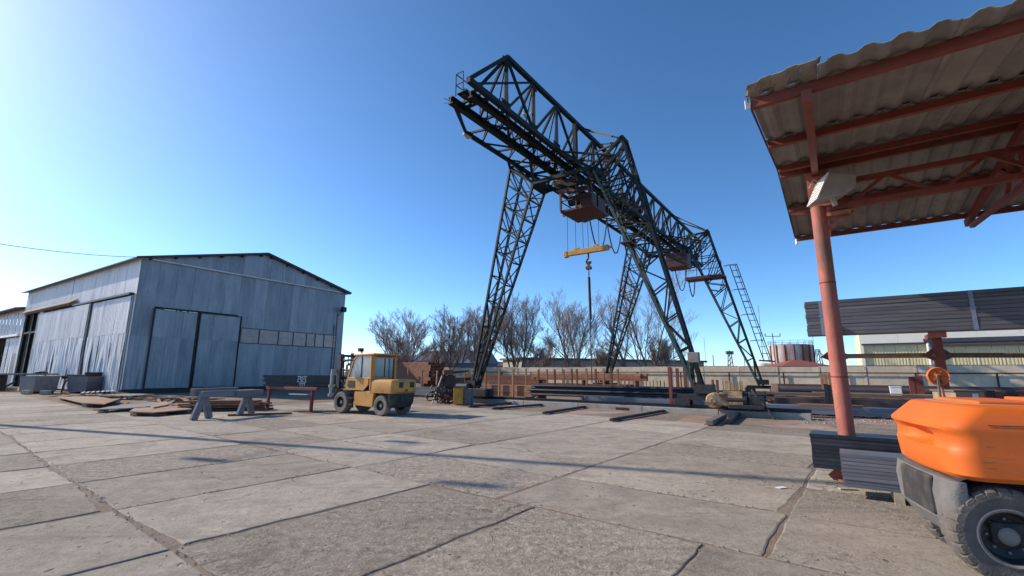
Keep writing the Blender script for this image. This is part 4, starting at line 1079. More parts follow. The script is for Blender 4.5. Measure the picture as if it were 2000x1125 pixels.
rack('two short rusty stakes right of the near right crane leg', 33.0, [yb(1391, 33), yb(1400, 33)], 1.15, 'rust', .14)
rack('short pale stakes in front of the rusty section ends', 28.8, [yb(p, 28.8) for p in (1210, 1220, 1229, 1239)], 1.1, 'rust_light', .08)
bundle('brown pipes behind the black pipe row', 26.2, 4.0, 13.5, .1, 6, 3, .15, .15, 'black_pipe', 'round', 'pipe_bundle', 'pipe', 'pipe bundle', jit=.3)
# rusty box sections piled on the left, hollow ends to the right
ap_ = 22.6; bp0 = yb(838, ap_)
t = bundle('big pile of rusty hollow box sections behind the yellow forklift', ap_, bp0, bp0+9, .82, 5, 7, .30, .205, 'rust_red', 'hollow', 'box_section_pile', 'box_section', 'steel pile', jit=.22)
bundle('small pile of rusty hollow sections between the big pile and the crane leg', 24.6, yb(905, 24.6), yb(905, 24.6)+3.6, .75, 3, 2, .32, .24, 'rust_red', 'hollow', 'box_section_pile', 'box_section', 'steel pile', jit=.15)
bundle('dark steel channels stacked low before the rusty box sections', 21.4, yb(845, 21.4), yb(845, 21.4)+7, .1, 4, 4, .16, .13, 'pack_steel', 'box', 'channel_bundle', 'channel', jit=.3)
rack('orange brown stakes holding the pile of box sections', 22.3, [yb(p, 22.3) for p in (796, 824, 853)], 1.75, 'rust_light', .1)
rack('two orange brown stakes between the box section piles', 24.2, [yb(p, 24.2) for p in (880, 907)], 1.7, 'rust_light', .11)
bent = in_frame(YD, 'bent_sheets', 'bent rusty sheets lying on top of the big box section pile', 'steel sheet', ap_+.1, bp0+.3, 2.30)
for k in range(3): MB().grid(lambda u, v, k=k: (v*1.1+.1*k, u*5.5+.3*k, .03+k*.05 + .10*u*(k+1)*.5 + .03*noise.noise(Vector((u*4, v*2, k)))), 10, 2).build('sheet', M['rust_red'], bent)
# right hand rows
bundle('mottled dark flat beams lying nearest on the right of the crane track', 21.6, -4.5, 2.4, .06, 3, 2, .22, .14, 'blue_steel', 'box', 'beam_bundle', 'beam', 'beam bundle', jit=.3)
bundle('brown steel bars in the second row right of the crane', 24.0, -6, 2.2, .12, 5, 3, .17, .13, 'brown_steel', 'box', 'bar_bundle', 'bar', jit=.4)
bundle('brown angle sections in the third row right of the crane', 27.0, -7, 3.0, .12, 6, 5, .14, .10, 'brown_steel', 'box', 'section_bundle', 'section', jit=.4)
bundle('dark steel pipes in the fourth row right of the crane', 30.0, -8, 2.6, .15, 6, 4, .16, .16, 'black_pipe', 'round', 'pipe_bundle', 'pipe', 'pipe bundle', jit=.4)
bundle('brown sections in the last row under the wall', 33.5, -9, 3.4, .2, 5, 6, .15, .12, 'brown_steel', 'box', 'section_bundle', 'section', jit=.4)
bundle('loose rusty rods lying on the brown bars of the second row', 24.1, -4.5, 1.6, .56, 4, 1, .07, .06, 'rust_light', 'round', 'rod_bundle', 'rod', 'rod bundle', jit=.8, gap=.07, bearers=False)
bundle('short rust red offcuts on the dark beams by the crane track end', 21.7, -.6, 1.4, .36, 3, 1, .10, .06, 'rust_red', 'box', 'offcut_bundle', 'offcut', 'offcuts', jit=.5, gap=.08, bearers=False)
bundle('pale bars laid on the third right hand row', 27.1, -5.5, .5, .66, 4, 1, .09, .05, 'rust_plate', 'box', 'bar_bundle', 'bar', jit=.9, gap=.06, bearers=False)
rack('pair of dark stakes in the right hand rows just left of the red canopy pole', 22.4, [yb(1611, 22.4), yb(1618, 22.4)], 1.15, 'dark_steel', .13)
rack('rusty orange stake tops just left of the red canopy pole', 31.0, [yb(p, 31) for p in (1606, 1613, 1621)], 1.6, 'rust_light', .15)
rack('three dark red posts before the wall right of the red canopy pole', 29.5, [yb(p, 29.5) for p in (1779, 1787, 1796)], 1.45, 'red_steel', .2)
rack('row of dark red posts behind the orange forklift', 24.5, [yb(p, 24.5) for p in (1872, 1891, 1911, 1927, 1944, 1968, 1990)], 1.0, 'red_steel', .22, mixed='dark_steel')
p = YD.W(27.4, yb(1746, 27.4)); t = thing('white_box', 'small white box on the steel bars right of the red canopy pole', 'box', (p.x, p.y, .58), YD.rot)
MB().bx(-.2, .2, -.2, .2, 0, .42).bx(-.22, .22, -.22, .22, .42, .45).build('shell', M['white'], t, bevel=.01)
# scrap by the far right leg
sc = in_frame(YD, 'scrap_heap', 'heap of rusty scrap with a fat grey pipe right of the near crane leg', 'scrap heap', 24.5, 3.6)
m = MB(); m.tube([(0, .6, .38), (.6, -.55, .40)], .30, 14); m.build('fat_pipe', M['concrete'], sc, smooth=.6)
rs = random.Random(5)
for i in range(34):
    x, y, z = rs.uniform(-.3, 4), rs.gauss(-.9, .8), abs(rs.gauss(.1, .18))
    d = Vector((rs.gauss(0, 1), rs.gauss(0, 1), rs.gauss(0, .35))).normalized()*rs.uniform(.25, .7)
    m = MB(); m.bar((x, y, z), (x+d.x, y+d.y, max(.02, z+d.z)), rs.uniform(.05, .22), rs.uniform(.04, .18)); m.build('scrap_piece', M[rs.choice(['rust', 'rust', 'red_steel', 'rust_light', 'dark_steel'])], sc)
t = thing('tan_block', 'upright tan timber block among the scrap left of the far right leg', 'block', YD.W(31, yb(1512, 31)), YD.rot)
MB().bx(-.15, .15, -.18, .18, 0, .95).build('block', M['crate_tan'], t, bevel=.02)
# skids lying on the earth before the track
def skid(label, p0, p1, m='dark_steel', w=.13, h=.09):
    a_, b_ = G(*p0), G(*p1); mid = (a_+b_)/2; d = b_-a_
    t = thing('steel_skid', label, 'skid', (mid.x, mid.y, 0), math.atan2(d.y, d.x), 'steel skids before the crane track')
    L = d.length; MB().bx(-L/2, L/2, -w/2, w/2, .022, .022+h).build('rail', M[m], t, bevel=.008)
    for e in (-1, 1): MB().bx(e*L/2*.8-.06, e*L/2*.8+.06, -w, w, -.01, .021).build('foot', M['rust'], t)
skid('leftmost dark skid starting beside the yellow cabinet', (916, 797), (1030, 787))
skid('long dark skid second from the left before the crane track', (962, 801), (1105, 789))
skid('dark skid ending at the brick coloured block on the track', (1062, 810), (1176, 792))
skid('long dark skid right of the brick coloured block', (1194, 824), (1316, 802))
skid('thick short grey skid lying alone before the track', (1386, 832), (1414, 817), 'pole', .2, .14)
skid('short dark skid nearest the right end of the crane track', (1421, 829), (1446, 811), 'dark_steel', .16, .12)
p = G(1183, 799); t = thing('brick_block', 'brick coloured block leaning on the near crane track', 'block', (p.x, p.y, 0), YD.rot)
MB().bx(-.12, .12, -.33, .33, 0, .2).build('block', M['rust_light'], t, bevel=.02)
m = MB(); m.bx(-.2, .05, -1.15, -.55, 0, .12).bx(-.15, 0, -.95, -.75, .12, .24); m.build('clamp', M['dark_steel'], t)

# heap of hoses and scrap beside the yellow cabinet
hp = G(866, 788); hp = Vector((hp.x, hp.y, 0))
t = thing('hose_heap', 'tangled heap of dark hoses on a rusty stand with a leaning pale bar', 'hose heap', hp)
rs = random.Random(3)
for i in range(30):
    cx, cy, cz = rs.gauss(.1, .33), rs.gauss(0, .25), abs(rs.gauss(.25, .35)); r0 = rs.uniform(.14, .38); ax = Vector((rs.gauss(0, 1), rs.gauss(0, 1), rs.gauss(0, .6))).normalized()
    x = ax.orthogonal().normalized(); y = ax.cross(x)
    pts = []
    n = 18
    for k in range(n+1):
        an = k/n*2*pi*rs.choice((.8, 1.0, 1.1)); q = Vector((cx, cy, cz+.15)) + x*cos(an)*r0*rs.uniform(.9, 1.1) + y*sin(an)*r0*rs.uniform(.9, 1.1)
        q.z = max(.03, q.z); pts.append(q)
    m = MB(); m.tube(pts, rs.uniform(.018, .032), 6); m.build('hose', M[rs.choice(['hose', 'hose', 'hose', 'rust', 'pole'])], t, smooth=1)
m = MB(); m.bar((-.55, -.2, 0), (-.10, -.05, 1.42), .09, .05); m.build('leaning_bar', M['lamp_grey'], t)
m = MB()
for x, y in ((.05, .1), (.55, .15), (.3, -.2)): m.bar((x, y, 0), (.32+(x-.3)*.3, .05, 1.55), .09)
m.box((.32, .05, 1.15), (.5, .35, .55)); m.build('stand', M['dark_steel'], t)
m = MB(); m.box((.2, .0, 1.58), (.52, .34, .26), .3); m.build('rusty_box', M['rust'], t, bevel=.03)
m = MB(); m.bar((.3, .05, 1.55), (1.25, .1, 1.66), .12, .10); m.build('arm', M['dark_steel'], t)
for i in range(9):
    x, y = rs.uniform(-.5, .9), rs.uniform(-.45, .4)
    m = MB(); m.bar((x, y, .03), (x+rs.gauss(0, .35), y+rs.gauss(0, .3), rs.uniform(.02, .5)), .05); m.build('scrap_piece', M[rs.choice(['rust', 'rust_light', 'lamp_grey', 'dark_steel'])], t)
yc = G(897, 791); t = thing('yellow_cabinet', 'yellow steel cabinet standing beside the near left crane foot', 'cabinet', (yc.x, yc.y, 0), radians(-12))
m = MB(); m.bx(-.26, .24, -.2, .45, .03, .86); m.build('body', M['beam_yellow'], t, bevel=.02)
MB().bx(-.22, .20, -.215, -.202, .1, .80).build('door', M['beam_yellow'], t)
MB().bx(.245, .60, -.1, .4, .0, .80).build('side_box', M['cw_grey'], t, bevel=.02)
MB().bx(-.30, .28, -.24, .49, .861, .90).build('lid', M['dark_steel'], t)

# ================================================================ LEFT SIDE: bins, pallets, plates, trestles
def bin_(name, label, p, rz, L, W_, H, m, lip=True, cat='bin'):
    t = thing(name, label, cat, (p.x, p.y, 0), rz)
    mb = MB(); mb.loft([[(-L/2*.92, -W_/2*.92, .14), (L/2*.92, -W_/2*.92, .14), (L/2*.92, W_/2*.92, .14), (-L/2*.92, W_/2*.92, .14)], [(-L/2, -W_/2, H), (L/2, -W_/2, H), (L/2, W_/2, H), (-L/2, W_/2, H)],
        [(-L/2+.05, -W_/2+.05, H), (L/2-.05, -W_/2+.05, H), (L/2-.05, W_/2-.05, H), (-L/2+.05, W_/2-.05, H)], [(-L/2*.9, -W_/2*.9, .3), (L/2*.9, -W_/2*.9, .3), (L/2*.9, W_/2*.9, .3), (-L/2*.9, W_/2*.9, .3)]])
    mb.build('shell', M[m], t)
    for x in (-L*.3, L*.3): MB().bx(x-.08, x+.08, -W_/2*.9, W_/2*.9, -.03, .138).build('runner', M['rust'], t)
    return t
p = G(73, 768); t = bin_('steel_bin', 'grey brown steel bin under the long grey plate', p, radians(-18), 1.75, 1.4, 1.22, 'bin_grey')
p = at(45, 733, 37); t = thing('bench_plate', 'long grey plate laid over the steel bin as a bench', 'bench', (p.x, p.y, 0), radians(2))
MB().bx(-2.4, 2.3, -.55, .55, 1.26, 1.38).build('top', M['grey_wood'], t)
for x in (-1.9, -1.5): MB().bx(x-.06, x+.06, -.3, .3, 0, 1.255).build('leg', M['dark_steel'], t)
MB().bar((-1.2, .0, .3), (-.6, .1, .75), .1).build('brace', M['dark_steel'], t)
p = at(80, 727, 37); t = thing('wheel_hub', 'small dark hub lying on the grey bench plate', 'hub', (p.x, p.y, 1.381)); MB().lathe([(0, 0), (.45, 0), (.4, .12), (.15, .2), (0, .2)], (0, 0, 0), 'z', 12).build('disc', M['dark_steel'], t)
p = G(130, 767); t = thing('arched_stand', 'dark arched iron stand between the two bins', 'stand', (p.x, p.y, 0), radians(-10))
m = MB(); m.tube([(-.48, 0, 0), (-.42, 0, .5), (-.25, 0, .85), (0, 0, .95), (.25, 0, .85), (.42, 0, .5), (.55, 0, 0)], .06, 6); m.build('arch', M['dark_steel'], t, smooth=1)
MB().bx(-.35, .45, -.25, .25, 1.01, 1.2).bx(-.75, -.4, -.1, .1, 1.15, 1.23).build('head', M['dark_steel'], t)
p = G(167, 768); t = bin_('tipping_bin', 'blue grey tipping bin with a dark tray on its rim', p, radians(-12), 1.85, 1.35, 1.2, 'pack_steel')
MB().bx(-1.15, .6, -.6, .5, 1.21, 1.33).bx(.45, .62, -.6, .5, 1.33, 1.5).build('tray', M['dark_steel'], t)
# pallets
def pallet(label, p, rz, tilt=0):
    t = thing('pallet', label, 'pallet', p, rz, 'wooden pallets'); t.rotation_euler = (tilt, 0, rz)
    L, W_ = 2.2, 1.5
    bme = MB().bx(-L/2, L/2, -.07, .07, -.012, .012).mesh('board', M['pallet']); kme = MB().bx(-.08, .08, -.07, .07, -.05, .05).mesh('block', M['pallet'])
    for i in range(7): inst('board', bme, t, (0, -W_/2+.07+i*(W_-.14)/6, .155))
    for i in range(3): inst('board', bme, t, (0, -W_/2+.07+i*(W_-.14)/2, .012))
    for x in (-1, -.33, .33, 1):
        for y in (-1, 0, 1): inst('block', kme, t, (x*(L/2-.09), y*(W_/2-.07), .08), scale=(1, 1, 1.16))
p = G(190, 775); pallet('left wooden pallet leaning on the rubbish by the bin', (p.x, p.y, .16), radians(-50), .05)
p = G(248, 779); pallet('right wooden pallet in front of the hangar corner', (p.x, p.y, .08), radians(-10), .02)
# plates
def plate(label, corners, z, m, th=.04, name='steel_plate', cat='steel plate', group='rusty plates by the hangar'):
    ps = [G(x, y, z) for x, y in corners]; c = sum(ps, Vector())/len(ps)
    t = thing(name, label, cat, (c.x, c.y, 0), 0, group)
    mb = MB(); vs = [Vector((p.x-c.x, p.y-c.y, z + .02*noise.noise(Vector((p.x, p.y, 3))))) for p in ps]
    mb.add(vs + [v-Vector((0, 0, th)) for v in vs], [tuple(range(len(vs)-1, -1, -1)), tuple(range(len(vs), 2*len(vs)))] + [(i, (i+1) % len(vs), (i+1) % len(vs)+len(vs), i+len(vs)) for i in range(len(vs))])
    mb.build('sheet', M[m], t)
    for e in (0, 2): 
        v = vs[e]*.75; MB().bx(v.x-.12, v.x+.12, v.y-.12, v.y+.12, -.02, z-th-.025).build('support', M['pallet'], t)
plate('tan plate furthest left in front of the bins', [(112, 775), (160, 786), (232, 781), (190, 774)], .16, 'rust_plate')
plate('tan plate left of the grey plate', [(160, 786), (205, 789), (236, 778), (200, 779)], .20, 'rust_light')
plate('large grey plate lying furthest forward', [(182, 800), (215, 794), (300, 785), (330, 791), (250, 797)], .14, 'grey_wood')
plate('small tan plate behind the large grey plate', [(290, 790), (325, 783), (330, 790), (300, 795)], .22, 'rust_plate')
plate('large rust brown plate right of the grey plate', [(252, 804), (262, 797), (345, 793), (375, 799), (300, 805)], .16, 'rust_plate')
plate('plate edge sticking out below the rust brown plate', [(290, 809), (325, 808), (325, 806), (292, 806)], .06, 'rust_light')
plate('thin plate behind the trestle', [(330, 789), (400, 784), (440, 788), (380, 793)], .12, 'rust_plate')
rs = random.Random(8)
t = thing('timber_rubbish', 'scattered rusty planks and bars along the foot of the hangar', 'rubbish', G(330, 783))
o0 = t.location.copy()
for i in range(70):
    k = rs.random(); q = G(110+k*290, 771+k*15+rs.gauss(0, 2.0)) - o0
    an = rs.gauss(.0, .5) - .35; L = rs.uniform(.5, 2.6); z = rs.uniform(.02, .22)
    MB().bar((q.x, q.y, z), (q.x+cos(an)*L, q.y+sin(an)*L, max(.02, z+rs.gauss(0, .05))), rs.uniform(.08, .3), .04).build('plank', M[rs.choice(['rust', 'pallet', 'rust_plate', 'dark_steel', 'grey_wood'])], t)
t = thing('angle_iron_pile', 'small pile of rusty angle bars behind the grey trestle', 'steel pile', (*G(440, 803).xy, 0), radians(12))
for i in range(22):
    r = i//6; x = (i % 6); MB().bar((-1.5+rs.gauss(0, .15), x*.16, .05+r*.11), (1.3+rs.gauss(0, .2), x*.16+rs.gauss(0, .05), .05+r*.11), .12, .07).build('angle_bar', M[rs.choice(['rust', 'rust_light', 'dark_steel'])], t)
for i, (px, py, w_, l_) in enumerate(((52, 770, .3, .5), (88, 771, .3, .5), (20, 763, .35, .7))):
    q = G(px, py); t = thing('timber_block', ('pale timber block left below the grey bin', 'pale timber block right below the grey bin', 'timber block under the bench end')[i], 'block', (q.x, q.y, 0), .2)
    MB().bx(-l_/2, l_/2, -w_/2, w_/2, 0, .28).build('block', M['pallet'], t, bevel=.02)
# grey trestle on splayed legs
a_, b_ = G(393, 818), G(480, 811); mid = (a_+b_)/2; d = (b_-a_); L = 1.75
t = thing('timber_trestle', 'grey weathered trestle on two pairs of splayed legs', 'trestle', (mid.x, mid.y, 0), math.atan2(d.y, d.x)+.18)
MB().bx(-1.0, 1.12, -.12, .12, .72, .93).build('beam', M['grey_wood'], t, bevel=.012)
MB().bx(-1.12, .55, .125, .33, .78, 1.02).build('beam', M['grey_wood'], t, bevel=.012)
MB().bx(.25, 1.25, -.36, -.125, .70, .92).build('beam', M['grey_wood'], t, bevel=.012)
for x in (-.86, .86):
    for s in (-1, 1):
        m = MB(); m.bar((x+s*.36, s*.10, 0), (x+s*.08, s*.06, .72), .22, .11, up=(0, 1, 0)); m.build('leg', M['grey_wood'], t, bevel=.01)
p = G(500, 811); t = thing('loose_bar', 'rusty bar lying on the ground right of the trestle', 'bar', (p.x, p.y, 0), radians(25))
MB().bx(-.9, 1.2, -.05, .05, 0, .07).build('bar', M['rust'], t)
# red steel trestle with the pipe pack marked in chalk
a_, b_ = G(522, 801), G(607, 806); mid = (a_+b_)/2; d = b_-a_; L = d.length
t = thing('steel_trestle', 'rust red steel trestle carrying the black tube pack', 'trestle', (mid.x, mid.y, 0), math.atan2(d.y, d.x))
MB().bx(-L/2-.12, L/2+.30, -.07, .07, .86, .98).build('beam', M['red_steel'], t, bevel=.01)
for x in (-L/2, L/2): 
    MB().bx(x-.045, x+.045, -.05, .05, .02, .858).build('post', M['red_steel'], t); MB().bx(x-.35, x+.25, -.3, .3, 0, .02).build('foot', M['rust'], t)
MB().bar((.15, -.12, .70), (L/2-.1, -.12, .70), .12, .03).build('plate', M['lamp_grey'], t)
fwd = Vector((-.837, .546, 0))
pk = thing('tube_pack', 'black square tube pack lying on the red trestle and the forks with white chalk marks', 'tube pack', (mid.x+.25, mid.y+.75, .985), radians(3))
me = MB().bx(-1.55, 2.75, -.045, .045, -.045, .045).mesh('tube', M['black_pipe'])
for r in range(5):
    for c in range(7): inst('tube', me, pk, (U(-.12, .12), -.3+c*.096, .046+r*.093))
m = MB()
def chalk_ring(x, z, rx, rzz):
    pts = [(x+rx*cos(k*pi/6), -.3525, z+rzz*sin(k*pi/6)) for k in range(13)]
    for i in range(12): m.bar(pts[i], pts[i+1], .022, .006, up=(0, 1, 0))
for x in (-.10, .08): chalk_ring(x, .36, .07, .06); chalk_ring(x, .245, .08, .06)
for s in ((-.2, .43, -.05, .36), (.2, .43, .1, .36), (-.08, .10, -.04, .02), (.02, .10, .02, .0), (.09, .11, .13, .03), (-.12, .13, .14, .12), (-.2, .19, .18, .18)): m.bar((s[0], -.3525, s[1]), (s[2], -.3525, s[3]), .022, .006, up=(0, 1, 0))
tag(m.build('chalk_mark', M['chalk'], pk), kind='stuff')

# ================================================================ PACKS ON THE RIGHT
q = at(1578, 657, 11.0); qa, qb, qz = YD.L(q)
rk = thing('profile_rack', 'rusty red rack of square posts and a cross pipe holding the high tube pack', 'rack', (0, 0, 0))
hp_ = in_frame(YD, 'high_tube_pack', 'long strapped pack of dark steel tubes raised on the rusty red rack', 'tube pack', qa, qb, 2.50)
me = MB().bx(-.038, .038, -7.0, 0, -.037, .037).mesh('tube', M['pack_steel'])
for r in range(10):
    for c in range(8):
        if 0 < c < 7 and 0 < r < 9: continue
        inst('tube', me, hp_, (.04+c*.078+U(-.010, .010), U(-.02, .02), .041+r*.0815))
MB().bx(.09, .53, -6.98, -.03, .085, .72).build('core', M['pack_steel'], hp_)
for y in (-.32, -2.92, -5.6):
    MB().bx(-.012, -.004, y-.035, y+.035, -.01, .81).bx(-.004, .64, y-.035, y+.035, .808, .815).bx(-.016, -.011, y-.05, y+.05, .42, .47).build('strap', M['strap'], hp_)
def rk_post(px, Y, top):
    b0 = at(px, 740, Y)
    R_ = Matrix.Rotation(YD.rot, 3, 'Z'); o0 = Vector((b0.x, b0.y, 0))
    m = MB(); m.box(o0 + Vector((0, 0, top/2)), (.17, .17, top), YD.rot); m.build('post', M['red_steel'], rk, bevel=.01)
    m = MB(); m.box(o0 + R_ @ Vector((.35, 0, 0)) + Vector((0, 0, top+.06)), (1.1, .15, .118), YD.rot); m.build('arm', M['red_steel'], rk, bevel=.01)
    m = MB(); m.box(o0 + R_ @ Vector((-.24, 0, 0)) + Vector((0, 0, top+.16)), (.16, .28, .34), YD.rot); m.build('arm_stop', M['red_paint'], rk, bevel=.012)
    for s_ in (-1, 1):
        m = MB(); m.prof_xz([(b0.x+s_*.10, 1.88), (b0.x+s_*.10, 2.16), (b0.x+s_*.36, 1.98)][::-s_], b0.y-.02, b0.y+.02); m.build('gusset', M['red_steel'], rk)
    return b0
pA = rk_post(1638, 10.9, 2.38); pB = rk_post(1841, 10.1, 2.38); pC = rk_post(2115, 9.9, 2.38)
for a_, b_ in ((pA, pB), (pB, pC)):
    MB().tube([(a_.x+.09, a_.y, 2.0), (b_.x-.09, b_.y, 2.0)], .055, 10).build('cross_pipe', M['rust_light'] if a_ is pA else M['rust'], rk, smooth=.8)
# pulley stand
c = at(1832, 735, 8.4)
t = thing('pulley_stand', 'round orange pulley wheel on a thin stand behind the orange forklift', 'pulley', (c.x, c.y, 0), radians(-28))
mod = lambda k, j, r: r*(1.0 if k % 2 else .97)
m = MB(); m.lathe([(0, -.03), (.03, -.05), (.06, -.035), (.135, -.03), (.15, -.045), (.165, 0), (.15, .045), (.06, .03), (0, .04)], (0, 0, c.z), 'y', 28); m.build('wheel', M['orange'], t, smooth=.5)
m = MB()
for k in range(6): m.bar((.05*cos(k), -.04, c.z+.05*sin(k)), (.13*cos(k), -.04, c.z+.13*sin(k)), .012)
m.lathe([(0, -.065), (.03, -.06), (.035, -.03)], (0, 0, c.z), 'y', 10); tag(m.build('spokes', M['rust'], t), kind='stuff')
m = MB(); m.bar((-.05, -.05, 0), (-.02, -.05, c.z), .045, .03); m.build('strut', M['pole'], t)
m = MB(); m.bar((.12, .04, 0), (.03, .05, c.z), .05, .03); m.build('strut', M['red_paint'], t)
c = at(1872, 775, 8.9); t = thing('tan_crate', 'tan crate with a white board behind the orange forklift', 'crate', (c.x, c.y, 0), radians(-10))
MB().bx(-.24, .22, -.3, .3, 0, 1.27).build('body', M['crate_tan'], t, bevel=.01); MB().bx(.02, .10, -.33, -.302, .6, 1.24).build('board', M['white'], t); MB().bx(-.27, .25, -.31, .31, 1.272, 1.30).build('lid', M['pole'], t)
# low packs by the pole
def low_pack(label, p, z0, rows, cols, w, h, L, m, jit=.01):
    t = in_frame(YD, 'low_tube_pack', label, 'tube pack', *YD.L((p.x, p.y, 0))[:2])
    me = MB().bx(-w/2, w/2, -L, 0, -h/2, h/2).mesh('tube', M[m])
    for r in range(rows):
        for c in range(cols): inst('tube', me, t, (w/2+c*(w+.002)+U(-.006, .006), U(-jit, jit), z0+h/2+r*(h+.0045)))
    for y in (-.55, -L*.5, -L+.6): MB().bx(-.02, cols*w+.04, y-.05, y+.05, 0, z0-.003).build('bearer', M['pallet'], t)
    MB().bx(-.004, -.001, -1.14, -1.10, z0, z0+rows*(h+.0045)).build('strap', M['strap'], t)
    return t
p = G(1589, 913, .17); low_pack('dark tube pack lying low behind the red canopy pole', p, .17, 9, 9, .06, .052, 6.0, 'black_pipe')
p = G(1649, 950, .14); low_pack('grey blue tube pack lying low in front of the red canopy pole', p, .14, 9, 8, .06, .042, 6.0, 'blue_steel')
for px, py, rz_a, lab, L in ((1526, 953, .3, 'flat white scrap of paper lying on the slab left of the pole', .07), (1655, 957, -.2, 'pale chip of wood lying at the end of the grey blue tube pack', .10)):
    q = G(px, py); t = thing('white_scrap', lab, 'scrap', (q.x, q.y, .004), rz_a); MB().bx(-L, L, -.04, .04, 0, .006 if px < 1600 else .02).build('piece', M['white' if px < 1600 else 'pallet'], t)

# ================================================================ FORKLIFTS
def wheel(parent, c, r, w, side, tyre='tyre', lugs=26, rim='rim_dark', hub='hub_grey', rr=.56):
    """side: outward direction along local y"""
    y0, y1 = -w/2, w/2
    wo = bpy.data.objects.new('wheel', None); C.objects.link(wo); wo.parent = parent; wo.location = c
    n = lugs*6
    mod = lambda k, j, R: R*(.95 if (j in (3, 4, 6, 7) and k % 6 == 0) else 1.0)
    prof = [(r*rr, y0*.72), (r*rr*1.02, y0*.9), (r*.80, y0*1.0), (r*.93, y0*.97), (r*.985, y0*.78), (r, 0), (r*.985, y1*.78), (r*.93, y1*.97), (r*.80, y1*1.0), (r*rr*1.02, y1*.9), (r*rr, y1*.72)]
    m = MB(); m.lathe(prof, (0, 0, 0), 'y', n, mod); m.build('tyre', M[tyre], wo)
    s = side
    pr = [(r*rr*1.0, s*w*.37), (r*rr*.97, s*w*.44), (r*rr*.90, s*w*.45), (r*rr*.86, s*w*.38), (r*rr*.80, s*w*.20), (r*.30, s*w*.12), (r*.27, s*w*.14), (r*.0, s*w*.14)]
    if s > 0: pr = pr[::-1]
    m = MB(); m.lathe(pr, (0, 0, 0), 'y', 36); m.build('rim', M[rim], wo, smooth=.5)
    pl_ = [(r*rr*1.06, s*w*.46), (r*rr*1.02, s*w*.49), (r*rr*.95, s*w*.475), (r*rr*.92, s*w*.44)]
    if s > 0: pl_ = pl_[::-1]
    m = MB(); m.lathe(pl_, (0, 0, 0), 'y', 40); m.build('rim_lip', M['hub_grey'], wo, smooth=.8)
    ph = [(r*.19, s*w*.13), (r*.18, s*w*.30), (r*.13, s*w*.36), (0, s*w*.37)]
    if s > 0: ph = ph[::-1]
    m = MB(); m.lathe(ph, (0, 0, 0), 'y', 24); m.build('hub', M[hub], wo, smooth=.5)
    m = MB()
    for k in range(8):
        a_ = k*pi/4; m.box((r*.34*cos(a_), s*w*.16, r*.34*sin(a_)), (r*.05, w*.08, r*.05))
    tag(m.build('wheel_nuts', M['hub_grey'], wo), kind='stuff')
    return wo
def rrect(x0, x1, hw, rc, z, n=8, dent=0, rc_f=.03):
    """plan outline, rear (x0) corners round with radius rc, front corners small; dent pushes the rear middle in"""
    pts = []
    for s, a0 in ((-1, 0), (1, 0)):
        pass
    # start front right, go to rear right corner, rear, rear left, front left
    def P_(x, y): pts.append((x, y, z))
    P_(x1, -hw)
    for i in range(n+1):
        t = pi/2*i/n; P_(x0+rc-rc*sin(t), -hw+rc-rc*cos(t))
    m_ = 8
    for i in range(1, m_):
        k = i/m_; y = (-hw+rc) + (2*hw-2*rc)*k; e = dent*min(1, 7*max(0, min(k, 1-k)-.2)); P_(x0+e - .03*sin(pi*k), y)
    for i in range(n+1):
        t = pi/2*i/n; P_(x0+rc-rc*cos(t), hw-rc+rc*sin(t))
    P_(x1, hw)
    return pts
# --- orange forklift, right foreground: local x forward, y to its left; the camera sees its right flank
of = thing('orange_forklift', 'orange forklift seen from behind its rear right wheel under the canopy', 'forklift', (3.827, 3.75, 0), radians(-22))
# the outer face of the rear right tyre stands at y=0; the truck lies on the +y side
yc_ = .60; hw = .64
def osec(z, x0, hw_, rc, dent=0, x1=1.15): return [(x, y+yc_, zz) for x, y, zz in rrect(x0, x1, hw_, rc, z, 8, dent)]
m = MB()
RC = .16
m.loft([osec(.765, -.24, hw-.03, RC), osec(.80, -.27, hw, RC), osec(.93, -.285, hw, RC), osec(.985, -.29, hw, RC), osec(1.0, -.28, hw, RC, .10), osec(1.03, -.275, hw, RC, .13), osec(1.09, -.275, hw, RC, .12),
        osec(1.125, -.295, hw, RC, .05), osec(1.15, -.315, hw, RC, .0), osec(1.175, -.315, hw, RC), osec(1.195, -.295, hw-.004, RC), osec(1.21, -.28, hw-.008, RC), osec(1.325, -.16, hw-.04, RC), osec(1.338, -.145, hw-.055, RC), osec(1.346, -.11, hw-.085, RC)])
m.build('counterweight', M['orange'], of, smooth=.62)
m = MB(); m.loft([osec(1.347, -.07, hw-.14, .15, 0, 1.1), osec(1.353, -.06, hw-.15, .15, 0, 1.08)]); m.build('top_cover', M['orange_dusty'], of, smooth=.5)
m = MB(); m.bx(.02, .45, .20, .95, 1.345, 1.375); m.bx(.55, 1.05, .18, 1.0, 1.345, 1.39); m.build('hood_plate', M['orange'], of, bevel=.012)
m = MB(); m.bx(.34, .346, yc_-hw-.004, yc_-hw+.003, .80, 1.2); m.bx(-.05, 1.1, yc_-hw-.004, yc_-hw+.002, 1.195, 1.201); m.build('panel_seam', M['black_plastic'], of)
rs = random.Random(4)
m = MB()
for i in range(26):
    x, z = rs.uniform(-.15, 1.0), rs.uniform(.82, 1.17); L = rs.uniform(.02, .16); m.bx(x, x+L, yc_-hw-.0018, yc_-hw+.001, z, z+rs.uniform(.0015, .004))
tag(m.build('scratches', M['orange_dusty'], of), kind='stuff')
